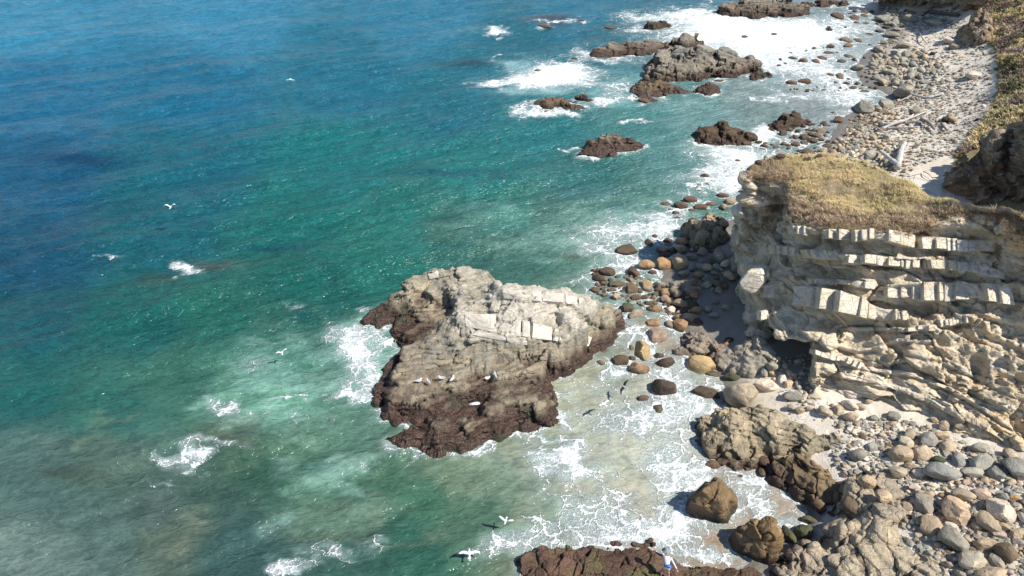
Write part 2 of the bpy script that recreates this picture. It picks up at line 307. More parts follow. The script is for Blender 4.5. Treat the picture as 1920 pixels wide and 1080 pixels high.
def water_mat():
    s = NT('sea_water'); geo = s.n('NewGeometry'); s.pos = geo.outputs['Position']
    col = s.n('Attribute', {'attribute_name': 'wcol'}).outputs['Color']; fo = s.n('Attribute', {'attribute_name': 'foam'}).outputs['Fac']
    r1 = s.map(s.pos, (1, 1, 1), (0, 0, math.radians(-24)))
    a1 = s.noise(s.map(r1, (.50, 1.35, 1)), 1.0, 3, .55, .6)
    a2 = s.noise(s.map(s.pos, (1.1, 2.9, 1), (0, 0, math.radians(-12))), 1.0, 2.5, .55, .6)
    a3 = s.noise(s.map(s.pos, (2.6, 6.0, 1), (0, 0, math.radians(-40))), 1.0, 2, .5)
    rip = s.math('SUBTRACT', 1.0, s.math('ABSOLUTE', s.math('MULTIPLY_ADD', a2, 2.0, -1.0)))
    h = s.math('MULTIPLY_ADD', a1, 0.75, s.math('MULTIPLY_ADD', s.math('POWER', rip, 3.0), 0.20, s.math('MULTIPLY', a3, 0.05)))
    crest = s.math('MULTIPLY_ADD', s.math('POWER', rip, 3.0), .65, s.mr(a1, .36, .66, 0, .42))
    col = s.mix(1.0, col, s.n('CombineColor', None, _0=s.mr(crest, .15, .95, .74, 1.40, False), _1=s.mr(crest, .15, .95, .76, 1.30, False), _2=s.mr(crest, .15, .95, .76, 1.28, False)).outputs[0], 'MULTIPLY')  # painted light: crests lightened as if lit through thin water, troughs darkened
    h = s.math('MULTIPLY', h, s.n('Attribute', {'attribute_name': 'chop'}).outputs['Fac'])
    # murk: suspended sand clouds
    mk = s.noise(s.pos, .22, 5, .6, .6)
    col = s.mix(1.0, col, s.n('CombineColor', None, _0=s.mr(mk, .3, .7, .86, 1.14, False), _1=s.mr(mk, .3, .7, .90, 1.10, False), _2=s.mr(mk, .3, .7, .91, 1.09, False)).outputs[0], 'MULTIPLY')
    # foam webs
    wv = s.n('TexNoise', None, Vector=s.pos, Scale=.55, Detail=5.0, Roughness=.6)
    wp = s.n('VectorMath', {'operation': 'MULTIPLY_ADD'}, _0=wv.outputs[1], _1=(2.6, 2.6, 0), _2=s.pos).outputs[0]
    wm = s.map(wp, (.62, 1.0, 1), (0, 0, math.radians(-20)))
    e1 = s.vor(wm, .9); e2 = s.vor(wm, 2.9); e3 = s.vor(wp, 8.0)
    lum = s.noise(wm, .5, 6, .66); fine = s.noise(s.pos, 5.5, 5, .75)
    cov = s.math('ADD', fo, s.math('MULTIPLY', s.math('SUBTRACT', lum, .5), s.math('MULTIPLY', s.math('GREATER_THAN', fo, 0.03), .75)))
    cov = s.math('MAXIMUM', cov, 0.0)
    c2 = s.math('POWER', cov, 1.6)
    def web(e, k, k0=0.0):
        th = s.math('MULTIPLY', c2, k); th = s.math('MAXIMUM', th, .0008)
        th = s.math('MULTIPLY', th, s.mr(fine, .3, .7, .4, 1.6, False))
        q = s.math('DIVIDE', e, th); return s.mr(q, .12, 1.15, 1.0, 0.0)
    web1 = web(e1, .26); web2 = s.math('MULTIPLY', web(e2, .28), s.mr(cov, .12, .45)); web3 = s.math('MULTIPLY', web(e3, .34), s.mr(cov, .25, .6))
    solid = s.mr(s.math('MULTIPLY_ADD', s.math('SUBTRACT', fine, .5), .55, cov), .58, .92)
    veil = s.math('MULTIPLY', s.mr(cov, .04, .75), .68)
    fac = s.math('MAXIMUM', s.math('MAXIMUM', web1, s.math('MULTIPLY', web2, .72)), s.math('MAXIMUM', s.math('MULTIPLY', web3, .5), solid))
    fac = s.math('MULTIPLY', fac, s.mr(cov, .04, .22))
    spk = s.math('MULTIPLY', s.mr(s.noise(s.pos, 3.2, 4, .8), .69, .75), s.math('MULTIPLY', s.mr(cov, .05, .2), .7)); fac = s.math('MAXIMUM', fac, spk)
    fac = s.math('MULTIPLY', fac, s.mr(fine, .3, .6, .72, 1.0))
    col = s.mix(veil, col, (.42, .56, .55))
    hb = s.math('MULTIPLY_ADD', fac, .22, h)
    hb = s.math('MULTIPLY_ADD', s.math('MULTIPLY', fine, fac), .13, hb)
    b = s.n('Bump', None, Strength=1.0, Distance=.42, Height=hb)
    wb = s.n('BsdfPrincipled'); s.set(wb.inputs['Base Color'], col); wb.inputs['Roughness'].default_value = .24; wb.inputs['IOR'].default_value = 1.34
    s.set(wb.inputs['Normal'], b.outputs[0])
    fb = s.n('BsdfDiffuse'); s.set(fb.inputs[0], (.86, .88, .88)); s.set(fb.inputs['Normal'], b.outputs[0])
    mx = s.n('MixShader', None, _0=s.math('MINIMUM', fac, 1.0, clamp=True), _1=wb.outputs[0], _2=fb.outputs[0])
    s.t.links.new(mx.outputs[0], s.out.inputs[0]); return s.m
# ================================================================ LAND HEIGHTS
GC = [ # px, py, z control heights of beach, sea floor and hillside
 (1100,500,-1.2),(1200,650,-.5),(1050,900,-1.5),(1180,1000,-1),(1280,800,-.6),(1200,400,-1.2),(1400,220,-1),(1480,130,-.7),(1450,30,-.9),(700,600,-5),(900,300,-6),(900,80,-7),(400,800,-8),(300,300,-12),(1250,300,-1.8),
 (1350,900,-.5),(1450,935,-.4),(1250,1050,-.7),(1320,360,-.6),(1380,300,-.5),(1300,720,-.45),(1560,30,-.5),(1500,200,-.5),(1450,260,-.5),(1250,480,-.25),(1230,560,-.1),(1130,540,-.4),(1230,610,-.2),
 (1645,12,0),(1655,48,0),(1668,70,0),(1640,90,0),(1612,112,0),(1600,140,.0),(1625,158,0),(1650,172,0),(1672,186,0),(1605,205,0),(1575,235,0),(1558,262,0),(1548,292,0),(1400,400,-.1),(1300,440,.1),(1275,490,.2),(1290,560,.25),
 (1300,620,.15),(1345,660,.15),(1378,720,.2),(1460,880,.15),(1530,970,.15),(1400,1070,.1),
 (1690,100,1),(1760,150,2),(1830,170,3),(1740,250,2.1),(1690,330,2.2),(1610,290,1.1),(1660,215,.8),(1750,330,2.6),(1800,350,2.9),(1850,390,3),(1780,60,2),(1750,40,1.5),(1700,30,1),(1760,110,2),
 (1340,590,.5),(1380,620,.8),(1390,650,1.0),(1440,690,1.2),(1470,745,1.3),(1500,775,1.5),(1600,830,2.0),(1700,820,2.5),(1800,830,3),(1870,850,3.4),(1800,950,3.1),(1700,1000,2.6),(1900,1050,3.6),(1560,880,1.2),(1620,1000,1.6),(1600,1100,1.4),(1500,1100,.8),
 (1500,560,1),(1650,560,2),(1800,560,2.8),(1560,440,1.2),(1680,440,2.3),(1800,700,3),
 (1832,15,4),(1850,60,4.2),(1868,100,4.2),(1876,150,4.2),(1866,190,4),(1838,230,3.8),(1805,270,3.5),(1790,298,3.4),
 (1905,8,6.3),(1900,60,6),(1915,100,6.2),(1915,150,6),(1900,200,5.4),(1916,212,6.2),(1872,240,4.9),(1842,272,4.4),(1870,20,5.2),
 (1780,-60,4),(1650,-60,.5),(1550,-40,-1),
 (2000,1000,4.2),(2000,900,4.2),(2100,800,4.8),(2200,600,5.5),(2200,1050,4.8),(1900,330,3.6)]
GP = np.array([P(a, b, c) for a, b, c in GC]+[(bx+.82*k, by-.57*k, 4+.62*min(k, 22)+.15*max(k-22, 0)) for bx, by in ((43,62),(48,66),(53,72),(58.4,80),(67,98),(72,110),(76,130),(80,160)) for k in (9, 18, 45, 90)]+[(45, 42, 8), (60, 45, 16), (40, 30, 6), (60, 20, 12), (-60, 60, -14), (-120, 300, -14), (0, 400, -14), (80, 400, 5)]); GXY = GP[:, :2]
def _rbf():
    n = len(GXY); d = np.hypot(*(GXY[:, None]-GXY[None]).transpose(2, 0, 1))
    A = np.zeros((n+3, n+3)); A[:n, :n] = -np.sqrt(d*d+2.5)+np.eye(n)*0.25; A[:n, n] = 1; A[:n, n+1:] = GXY; A[n, :n] = 1; A[n+1:, :n] = GXY.T
    return np.linalg.solve(A, np.concatenate([GP[:, 2], [0, 0, 0]]))
GW = _rbf()
def gz(x, y, detail=True):
    x = np.atleast_1d(np.asarray(x, float)).ravel(); y = np.atleast_1d(np.asarray(y, float)).ravel()
    out = np.empty(len(x)); n = len(GXY)
    for i in range(0, len(x), 40000):
        xx = x[i:i+40000]; yy = y[i:i+40000]
        d = np.hypot(xx[:, None]-GXY[:, 0], yy[:, None]-GXY[:, 1])
        out[i:i+40000] = -np.sqrt(d*d+2.5)@GW[:n]+GW[n]+GW[n+1]*xx+GW[n+2]*yy
    if detail:
        p = np.stack([x, y, 0*x], -1)
        out = out+.10*fbm(p, .25, 3, 51)+.03*fbm(p, 1.6, 3, 52)+sstep(4.5, 8, out)*.7*fbm(p, .35, 4, 53)
    return np.clip(out, -14, 60)
def on_ground(px, py, dz=0.0, n=6):
    z = 1.0
    for _ in range(n):
        p = P(px, py, z); z = 0.4*z+0.6*(max(float(gz(p[0], p[1])[0]), -0.1)+dz)
    return P(px, py, z)
# ================================================================ MATERIALS
M = {}
M['water'] = water_mat()
M['isle'] = rock_mat('weathered_island_rock', (.39, .345, .26), (.28, .265, .215), (.47, .40, .27), (.13, .115, .09), 1.0, (.45, -.05, .1), 5.5, .55, .13, .8, 1.6, (.62, .57, .48), 2.7)
M['islab'] = rock_mat('pale_slab_rock', (.60, .55, .47), (.50, .46, .39), (.68, .63, .54), (.24, .21, .17), 0, (.3, .1, 0), 4.0, .5, .07)
M['far'] = rock_mat('grey_sea_stack_rock', (.31, .285, .235), (.24, .225, .19), (.38, .33, .26), (.09, .08, .065), 1.0, (.45, -.15, .2), 5.0, .5, .2, .3, 1.5)
M['brownrock'] = rock_mat('brown_algae_covered_rock', (.20, .145, .085), (.25, .18, .10), (.33, .25, .14), (.055, .04, .028), 1.0, (.4, .2, .1), 3.0, .8, .10, .3, 1.5)
M['shelf'] = rock_mat('red_brown_algae_shelf_rock', (.105, .055, .042), (.15, .085, .06), (.13, .115, .05), (.028, .020, .015), .6, (.3, .2, .1), 2.0, 1.6, .13, .1, .8)
M['ledge'] = rock_mat('buff_layered_ledge_rock', (.42, .34, .22), (.31, .265, .185), (.50, .42, .29), (.12, .095, .06), .9, (.6, .15, .5), 5.5, .7, .10, .1, .95)
M['bedrock'] = rock_mat('fractured_buff_bedrock', (.48, .40, .28), (.37, .315, .235), (.56, .45, .31), (.12, .095, .075), 1.0, (.7, .4, .3), 2.5, .9, .13, .1, 1.1)
M['slab'] = rock_mat('grey_streaked_slab_rock', (.33, .30, .24), (.38, .33, .26), (.45, .40, .31), (.12, .105, .085), .5, (.3, .55, .2), 7.0, .7, .07, .0, .6)
M['pink'] = rock_mat('pinkish_grey_outcrop_rock', (.36, .29, .24), (.31, .26, .22), (.40, .33, .26), (.13, .10, .08), .5, (.2, .2, 0), 2.0, 1.4, .14, 0, .6)
M['dark'] = rock_mat('dark_barnacled_rock', (.075, .055, .038), (.11, .075, .045), (.14, .11, .06), (.025, .018, .014), .9, (.5, .2, 0), 3.0, 1.4, .18, .3, 1.4)
M['face'] = rock_mat('pale_sandstone_cliff_rock', (.68, .58, .43), (.58, .48, .34), (.80, .72, .58), (.34, .265, .17), .0, (.06, .07, 0), 6.0, .6, .14)
M['cliff'] = rock_mat('ochre_crumbly_cliff_rock', (.42, .34, .245), (.34, .23, .14), (.58, .51, .39), (.13, .10, .07), .0, (.5, .3, 0), 2.0, .8, .2)
def block_mat():
    s = NT('white_bedded_stone'); geo = s.n('NewGeometry'); s.pos = geo.outputs['Position']
    r = s.n('ObjectInfo').outputs['Random']
    n2 = s.noise(s.pos, 1.8, 6, .62); n3 = s.noise(s.pos, 9, 5, .7)
    st = s.noise(s.map(s.pos, (.6, .6, 7), (.05, .05, 0)), 1.0, 5, .6)
    col = s.mix(s.mr(r, 0, 1, 0, 1, False), (.76, .69, .57), (.62, .53, .40))
    col = s.mix(s.mr(n2, .52, .68, 0, .75), col, (.58, .43, .27)); col = s.mix(s.mr(n3, .34, .72, 0, .45), col, (.34, .28, .20))
    col = s.mix(s.mr(st, .45, .3, 0, .5), col, (.30, .26, .21))
    h = s.math('MULTIPLY_ADD', n2, .8, s.math('MULTIPLY_ADD', n3, .35, s.math('MULTIPLY', st, .6)))
    h = s.math('MULTIPLY_ADD', s.mr(s.vor(s.pos, 1.7), 0, .05), .25, h)
    return s.done(col, .85, s.n('Bump', None, Strength=1.0, Distance=.16, Height=h).outputs[0], .3)
M['block'] = block_mat()
def boulder_mat(name, tide=0.0):
    s = NT(name); geo = s.n('NewGeometry'); oi = s.n('ObjectInfo'); r = oi.outputs['Random']
    off = s.n('VectorMath', {'operation': 'MULTIPLY'}, _0=s.n('CombineXYZ', None, _0=r, _1=r, _2=r).outputs[0], _1=(31, 47, 67)).outputs[0]
    s.pos = geo.outputs['Position']; q = s.n('VectorMath', {'operation': 'ADD'}, _0=s.pos, _1=off).outputs[0]
    pz = s.n('SeparateXYZ', None, _0=s.pos).outputs[2]
    n1 = s.noise(q, .9, 5, .6, .5); n2 = s.noise(q, 3.2, 6, .66); n3 = s.noise(q, 13, 5, .7)
    st = s.noise(s.map(q, (1.2, .5, 4), (.6, .5, .4)), 1.1, 5, .62, .4)
    col = oi.outputs['Color']
    col = s.mix(1.0, col, s.n('CombineColor', None, _0=s.mr(n1, .3, .7, .68, 1.32, False), _1=s.mr(n1, .3, .7, .70, 1.26, False), _2=s.mr(n1, .3, .7, .74, 1.18, False)).outputs[0], 'MULTIPLY')
    col = s.mix(s.mr(st, .50, .68, 0, .45), col, s.mix(1.0, col, (1.55, 1.5, 1.42), 'MULTIPLY'))
    col = s.mix(s.mr(st, .44, .30, 0, .6), col, s.mix(.75, col, (.05, .045, .035)))
    col = s.mix(s.mr(n3, .35, .75, 0, .5), col, s.mix(.7, col, (.05, .04, .03)))
    vein = s.mr(s.vor(s.n('VectorMath', {'operation': 'ADD'}, _0=q, _1=s.n('TexNoise', None, Vector=q, Scale=.8, Detail=3.0).outputs[1]).outputs[0], .7), .0, .03, .5, 0)
    col = s.mix(s.math('MULTIPLY', vein, s.mr(r, .45, .55)), col, s.mix(1.0, col, (1.8, 1.75, 1.65), 'MULTIPLY'))
    rough = .82
    if tide > 0: col, rough, _ = tide_mix(s, col, rough, pz, n2, tide, -.25, .55, n3)
    h = s.math('MULTIPLY_ADD', n2, .8, s.math('MULTIPLY_ADD', n3, .4, s.math('MULTIPLY', st, .8)))
    h = s.math('MULTIPLY_ADD', s.mr(s.vor(q, 1.3), 0, .05), .18, h)
    return s.done(col, rough, s.n('Bump', None, Strength=1.0, Distance=.06, Height=h).outputs[0], .4)
M['boulder'] = boulder_mat('dry_boulder_stone'); M['wetboulder'] = boulder_mat('tidal_boulder_stone', .9)
def ground_mat():
    s = NT('beach_sand_and_slope'); geo = s.n('NewGeometry'); s.pos = geo.outputs['Position']
    pz = s.n('SeparateXYZ', None, _0=s.pos).outputs[2]; veg = s.n('Attribute', {'attribute_name': 'veg'}).outputs['Fac']
    grv = s.n('Attribute', {'attribute_name': 'gravel'}).outputs['Fac']
    n1 = s.noise(s.pos, .3, 5, .6, .4); n2 = s.noise(s.pos, 2.2, 6, .65); n3 = s.noise(s.pos, 11, 5, .75); v = s.vor(s.pos, 6.0, 'F1')
    sand = s.mix(s.mr(n1, .38, .62), (.60, .53, .43), (.72, .66, .57)); sand = s.mix(s.mr(n2, .5, .72, 0, .5), sand, (.33, .28, .23))
    sand = s.mix(s.math('MULTIPLY', s.mr(n1, .52, .66), .45), sand, (.22, .195, .185))
    g = s.mix(s.mr(n3, .35, .65), (.62, .56, .48), (.22, .19, .16)); sand = s.mix(s.math('MULTIPLY', s.math('MULTIPLY', grv, s.mr(v, .35, .1)), .9), sand, g)
    wet = s.mr(s.math('MULTIPLY_ADD', n2, .5, s.math('MULTIPLY_ADD', n1, .6, pz)), .6, 1.35, 1, 0); wet = s.math('MAXIMUM', wet, s.n('Attribute', {'attribute_name': 'tone_down'}).outputs['Fac']); sand = s.mix(wet, sand, (.16, .145, .125))  # wet sand near the tide, plus the painted shade of cove and cave
    dirt = s.mix(s.mr(n1, .4, .6), (.30, .23, .13), (.20, .15, .10)); dirt = s.mix(s.mr(n2, .45, .62), dirt, (.16, .15, .055)); dirt = s.mix(s.mr(n3, .5, .7, 0, .6), dirt, (.40, .33, .24))
    col = s.mix(s.mr(s.math('MULTIPLY_ADD', s.math('SUBTRACT', n2, .5), .8, veg), .4, .6), sand, dirt)
    h = s.math('MULTIPLY_ADD', n2, .5, s.math('MULTIPLY', n3, .35)); h = s.math('MULTIPLY_ADD', s.math('MULTIPLY', s.mr(v, .4, .05), grv), .4, h)
    return s.done(col, s.mr(wet, 0, 1, .9, .35, False), s.n('Bump', None, Strength=1.0, Distance=.12, Height=h).outputs[0], .3)
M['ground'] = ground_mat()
def leaf_mat(name, attr='tint', rough=.7):
    s = NT(name); c = s.n('Attribute', {'attribute_name': attr}).outputs['Color']; b = s.n('BsdfPrincipled'); s.set(b.inputs['Base Color'], c); b.inputs['Roughness'].default_value = rough
    t = s.n('BsdfTranslucent'); s.set(t.inputs[0], c); mx = s.n('MixShader', None, _0=.38, _1=b.outputs[0], _2=t.outputs[0]); s.t.links.new(mx.outputs[0], s.out.inputs[0]); return s.m
M['leaf'] = leaf_mat('dry_grass_and_leaf')
def wood_mat():
    s = NT('sun_bleached_driftwood'); tc = s.n('TexCoord').outputs['Object']; oi = s.n('ObjectInfo').outputs['Color']
    st = s.noise(s.map(tc, (1, 6, 6)), 2.0, 6, .65); n = s.noise(tc, 3, 5, .6)
    c = s.mix(s.mr(st, .40, .60), s.mix(.6, oi, (.10, .09, .08)), oi); c = s.mix(s.mr(n, .5, .75, 0, .4), c, (.30, .25, .19))
    return s.done(c, .85, s.n('Bump', None, Strength=.8, Distance=.04, Height=st).outputs[0], .2)
M['wood'] = wood_mat()
def plain(name, c, rough=.6):
    s = NT(name); tc = s.n('TexCoord').outputs['Object']; n = s.noise(tc, 18, 3, .6)
    return s.done(s.mix(s.mr(n, .3, .7, 0, .3), c, tuple(v*.7 for v in c)), rough, s.n('Bump', None, Strength=.3, Distance=.01, Height=n).outputs[0], .3)
# ================================================================ GROUND SHEET
VEG = [(1826,-40),(1822,10),(1846,55),(1858,70),(1866,108),(1872,150),(1862,192),(1836,232),(1802,272),(1786,300),(1800,340),(1900,420),(2400,420),(2400,-200),(1826,-200)]
GRAV = [(1560,230),(1650,190),(1640,100),(1670,20),(1800,20),(1860,120),(1860,190),(1790,290),(1720,310),(1700,340),(1560,310)]
GRAV2 = [(1540,760),(1700,780),(1960,860),(1960,1120),(1540,1120)]
gX, gY = persp_grid(12.5, 66, 470, .13, 1.15, 560, 5.0, (-1.2, 2.6))
gZ = gz(gX, gY).reshape(gX.shape)
gZ = np.where(gY > 170, np.minimum(gZ, 20), gZ)
keep = gZ > -2.5
F = grid_faces(*gX.shape, keep)
gV = np.stack([gX, gY, gZ], -1).reshape(-1, 3)
V, F2, _ = compact(gV, F)
me = mesh_np('ground', V, F2); gpx, gpy = to_px(V)
jx = gpx+fbm(V, .5, 3, 61)*10; jy = gpy+fbm(V, .5, 3, 62)*8
veg = np.clip(.5+polydist(jx, jy, VEG)/12, 0, 1)*(V[:, 2] > 2); grv = np.maximum(np.clip(.5+polydist(jx, jy, GRAV)/30, 0, 1), np.clip(.3+polydist(jx, jy, GRAV2)/60, 0, .8))
add_attr(me, 'veg', veg); add_attr(me, 'tone_down', np.clip(.5+polydist(jx, jy, [(1290,470),(1400,480),(1450,640),(1400,690),(1350,660),(1310,590)])/16, 0, 1)*.85+np.clip(.5+polydist(jx, jy, [(1440,630),(1530,640),(1530,760),(1500,730),(1450,680)])/10, 0, 1)*.8); add_attr(me, 'gravel', grv)  # shade of the cove and the small cave floor painted into the sand colour
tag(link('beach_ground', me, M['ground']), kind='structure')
# ================================================================ ROCK FROM OUTLINE
def idw(x, y, pts, pw=3.0, soft=.25):
    num = 0; den = 0
    for (a, b, z) in pts:
        d = ((x-a)**2+(y-b)**2+soft**2)**(pw/2); num = num+z/d; den = den+1/d
    return num/den
def lerp_poly(pl, s):
    L = [0]
    for a, b in zip(pl[:-1], pl[1:]): L.append(L[-1]+math.hypot(b[0]-a[0], b[1]-a[1]))
    d = s*L[-1]
    for i in range(len(pl)-1):
        if d <= L[i+1] or i == len(pl)-2:
            k = (d-L[i])/max(L[i+1]-L[i], 1e-6); return (pl[i][0]*(1-k)+pl[i+1][0]*k, pl[i][1]*(1-k)+pl[i+1][1]*k)
CAMV = Vector((0, 0, CAMH))
def rock(name, label, cat, outline, ctrl=(), mat='far', px=1.8, bul=.35, edge=.35, rough=.16, dip=(.35, .25), step=.4, terr=.6, crack=.14, cs=.9, seed=1, foam=.8, floor=0.0, jag=.35, zs=1.0, pw=3.0, ani=(1, 1)):
    outline = [(a, b, c*zs) for a, b, c in outline]; ctrl = [(a, b, c*zs) for a, b, c in ctrl]
    op = [P(a, b, c) for a, b, c in outline]; cp2 = [P(a, b, c) for a, b, c in ctrl]
    q = np.array(op); m = 1.2
    if floor == 'ground': base = gz(q[:, 0], q[:, 1], False); fl = lambda x, y: gz(x, y, False)-.35
    else: fl = lambda x, y: 0*x+floor
    mid = q.mean(0); res = max(px/ppm(mid), .035)
    xs = np.arange(q[:, 0].min()-m, q[:, 0].max()+m, res); ys = np.arange(q[:, 1].min()-m, q[:, 1].max()+m, res*1.15)
    X, Y = np.meshgrid(xs, ys); sh = X.shape; x = X.ravel(); y = Y.ravel()
    p = np.stack([x, y, 0*x], -1)
    wx = x+jag*fbm(p, .9, 3, seed+1)*.8; wy = y+jag*fbm(p, .9, 3, seed+2)*.8
    d = polydist(wx, wy, q[:, :2])
    pts = [tuple(v) for v in op]+[tuple(v) for v in cp2]*1
    h = idw(wx, wy, pts, pw)
    h = h+bul*(1-np.exp(-np.maximum(d, 0)/edge))
    h = h-np.maximum(-d, 0)*3.2-.12
    inside = sstep(-.1, .5, d)
    h = h+inside*rough*(1.1*fbm(p, .45, 3, seed+3)+.55*(ridged(p*np.array([.6, 1.6, 1]), .6, 3, seed+4)-.5))
    g = h+dip[0]*x+dip[1]*y+.35*fbm(p, .35, 3, seed+5)
    k = g/step; fr = k-np.floor(k); st = step*(np.floor(k)+sstep(.36, .58, fr)); amt = terr*(.45+.55*sstep(-.2, .3, fbm(p, .5, 2, seed+6)))
    h = h+(st-g)*amt
    Z = h.reshape(sh); G = np.stack([X, Y, Z], -1)
    n = gnormals(G).reshape(-1, 3); n *= np.sign(n[:, 2:3]+1e-9)
    v = G.reshape(-1, 3); s3 = np.array([cs*ani[0], cs*ani[1], cs*1.8])
    f1, f2, cid, fc = worley((v@TILT+.18*np.stack([fbm(v, 1, 2, seed+7), fbm(v, 1, 2, seed+8), 0*x], -1))*s3, seed)
    dsp = (-crack*.7*(1-sstep(0, .07, f2-f1))+crack*.9*(cid-.5)+min(.26/cs, crack*3.2)*fc+.035*fbm(v, 2.2, 4, seed+9)+.012*fbm(v, 8, 2, seed+10))
    v = v+n*dsp[:, None]
    keep = (v[:, 2] > fl(x, y)-.7) & (d > -1.1)
    Fc = grid_faces(*sh, keep)
    V, F3, _ = compact(v, Fc)
    F3 = F3[:, ::-1] if False else F3
    o = link(name, mesh_np(name, V, F3), M[mat])
    zc = Vector((mid[0], mid[1], max(0, float(fl(mid[0:1], mid[1:2])[0]))))
    o.data.transform(Matrix.Translation(-zc)); o.location = zc
    if label: tag(o, label, cat)
    if foam: 
        lo = [(a[0], a[1]) for a in q]; ROCKS.append((lo, foam))
    bvhs.append(BVHTree.FromPolygons([Vector(a) for a in V], [tuple(f) for f in F3]))
    return o
bvhs = []
TILT = np.array(Matrix.Rotation(.35, 3, 'X') @ Matrix.Rotation(.25, 3, 'Y'))
R = rock
ISL = R('island_rock', 'largest rock island, pale slabs on top and a red-brown algae skirt, mid picture', 'rock island',
 [(668,606,0),(688,588,.5),(722,566,.6),(738,548,1.6),(768,524,2.2),(820,505,2.6),(870,499,2.8),(900,507,2.6),(922,524,2.6),(945,535,3.9),(990,535,4.3),(1040,540,4.2),(1100,552,3.8),(1118,562,3.2),(1130,573,2.4),(1165,580,1.5),(1172,602,.6),(1165,634,0),(1150,646,0),(1108,670,0),(1078,702,0),(1030,714,0),(1040,745,.2),(1045,785,0),(1010,806,0),(960,815,0),(915,828,0),(880,844,0),(790,844,0),(735,842,0),(720,826,0),(745,808,0),(778,799,0),(742,796,0),(708,772,0),(700,740,0),(715,708,0),(732,680,0),(744,656,0),(733,642,0),(728,628,0),(690,622,0)],
 [(760,555,2.2),(800,545,2.6),(860,540,2.7),(900,555,2.6),(760,585,.7),(800,580,.5),(720,600,.5),(740,620,.5),(780,630,.6),(830,590,1.0),(870,570,2.8),(905,585,3.0),(955,548,4.5),(1000,548,4.6),(1050,552,4.5),(1100,565,3.9),(930,575,3.5),(1000,590,4.1),(1060,590,3.9),(1090,610,3.2),(1135,600,1.9),(1140,630,.9),(880,600,3.4),(900,632,2.9),(960,600,3.9),(980,630,3.1),(1050,630,2.8),(1040,660,1.9),(1000,690,1.2),(1060,680,1.1),(860,640,2.4),(820,650,1.9),(780,660,1.3),(900,680,1.9),(860,700,1.5),(800,700,1.3),(940,700,1.2),(760,710,1.2),(800,726,1.1),(850,722,1.1),(900,725,.7),(740,750,.8),(790,755,1.1),(830,760,.7),(860,775,.15),(885,768,.1),(780,792,.3),(960,745,.9),(1000,765,1.1),(930,775,1.0),(960,795,.6),(880,800,.9),(830,800,1.0),(840,825,.5),(770,825,.5),(1025,750,.8)],
 mat='isle', px=1.4, bul=.42, edge=.16, rough=.07, dip=(-.16, .42), step=.34, terr=.8, crack=.10, cs=.36, zs=.86, ani=(.55, 1.2), seed=3, foam=.55, jag=.45, pw=4.5)
IB = bvhs[-1]
def isle_block(q, out, dep, rg=random.Random(5)):
    cs_ = []
    for a, b in q:
        d = Vector(P(a, b, 0))-CAMV; d.normalize(); h = IB.ray_cast(CAMV, d)
        if h[0] is None: return
        cs_.append(h[0])
    m = sum((c.z for c in cs_))/4; n_ = ((cs_[1]-cs_[0]).cross(cs_[3]-cs_[0])).normalized(); n_ = -n_ if n_.z < 0 else n_; n_ = (n_+Vector((0, -.25, .5))).normalized()
    bm = bmesh.new(); G = (0, .16, .84, 1)
    for j in G:
        for i in G:
            e = (i in (0, 1))+(j in (0, 1)); p = cs_[0].lerp(cs_[1], i).lerp(cs_[3].lerp(cs_[2], i), j); bm.verts.new(p+n_*out*(1-.22*e)+Vector((rg.uniform(-1, 1), rg.uniform(-1, 1), rg.uniform(-1, 1)))*.05)
    for p in list(cs_): bm.verts.new(p-n_*dep+Vector((rg.uniform(-.1, .1), .1, 0)))
    bmesh.ops.convex_hull(bm, input=bm.verts[:]); bmesh.ops.delete(bm, geom=[v_ for v_ in bm.verts if not v_.link_faces], context='VERTS')
    o = link('stone_slab', bm_mesh('stone_slab', bm), M['islab']); o.parent = ISL; o.matrix_parent_inverse = Matrix.Translation(-Vector(ISL.location))
for tp_, bt_, cuts_, out_ in (
  ([(940,545),(990,545),(1040,550),(1085,558),(1117,567)], [(943,560),(985,563),(1040,567),(1085,571),(1117,575)], [0,.30,.42,.66,.8,1], .12),
  ([(869,590),(905,588),(945,591),(985,602),(1050,618)], [(872,612),(900,620),(945,626),(985,632),(1048,640)], [0,.34,.60,.70,.93,1], .13),
  ([(882,618),(905,624),(950,632),(990,640)], [(886,628),(905,633),(950,640),(990,648)], [0,.62,1], .06),
  ([(742,540),(768,523),(800,510),(850,503),(895,503)], [(748,552),(775,538),(805,524),(850,514),(893,513)], [0,.4,.55,1], .05),
  ([(1050,622),(1085,628),(1110,632)], [(1048,640),(1080,646),(1105,650)], [0,1], .08)):
    for a_, b_ in zip(cuts_[:-1], cuts_[1:]):
        g_ = .012; isle_block([lerp_poly(tp_, a_+g_), lerp_poly(tp_, b_-g_), lerp_poly(bt_, b_-g_), lerp_poly(bt_, a_+g_)], out_, .5)
R('sea_stack', 'large grey sea stack of dipping cracked slabs, biggest of the far rocks', 'sea rock', [(1204,150,.4),(1212,125,2.5),(1228,95,5),(1260,89,5.3),(1310,90,5.1),(1360,97,4.2),(1410,112,2.4),(1424,124,1.1),(1415,136,0),(1370,146,0),(1320,149,0),(1260,154,0),(1212,158,0)],
  [(1240,110,4.6),(1300,105,4.8),(1360,110,3.7),(1400,122,1.8),(1250,130,3),(1310,128,2.8),(1370,130,1.8),(1230,140,1.6)], px=1.2, rough=.3, dip=(.22, .5), step=.8, terr=.7, crack=.45, cs=.32, seed=21, zs=.45, foam=.5, jag=.5, bul=.6)
R('sea_rock', 'low brown rock lobe in front of the large grey sea stack', 'sea rock', [(1180,187,0),(1183,166,1),(1195,153,1.6),(1240,152,1.8),(1290,166,.6),(1301,173,0),(1250,178,0),(1236,190,0),(1198,196,0)], [(1210,165,1.7),(1250,162,1.3)], mat='brownrock', px=1.2, seed=22, zs=.45, step=.5, dip=(.3, .4), rough=.3, crack=.3, cs=.6)
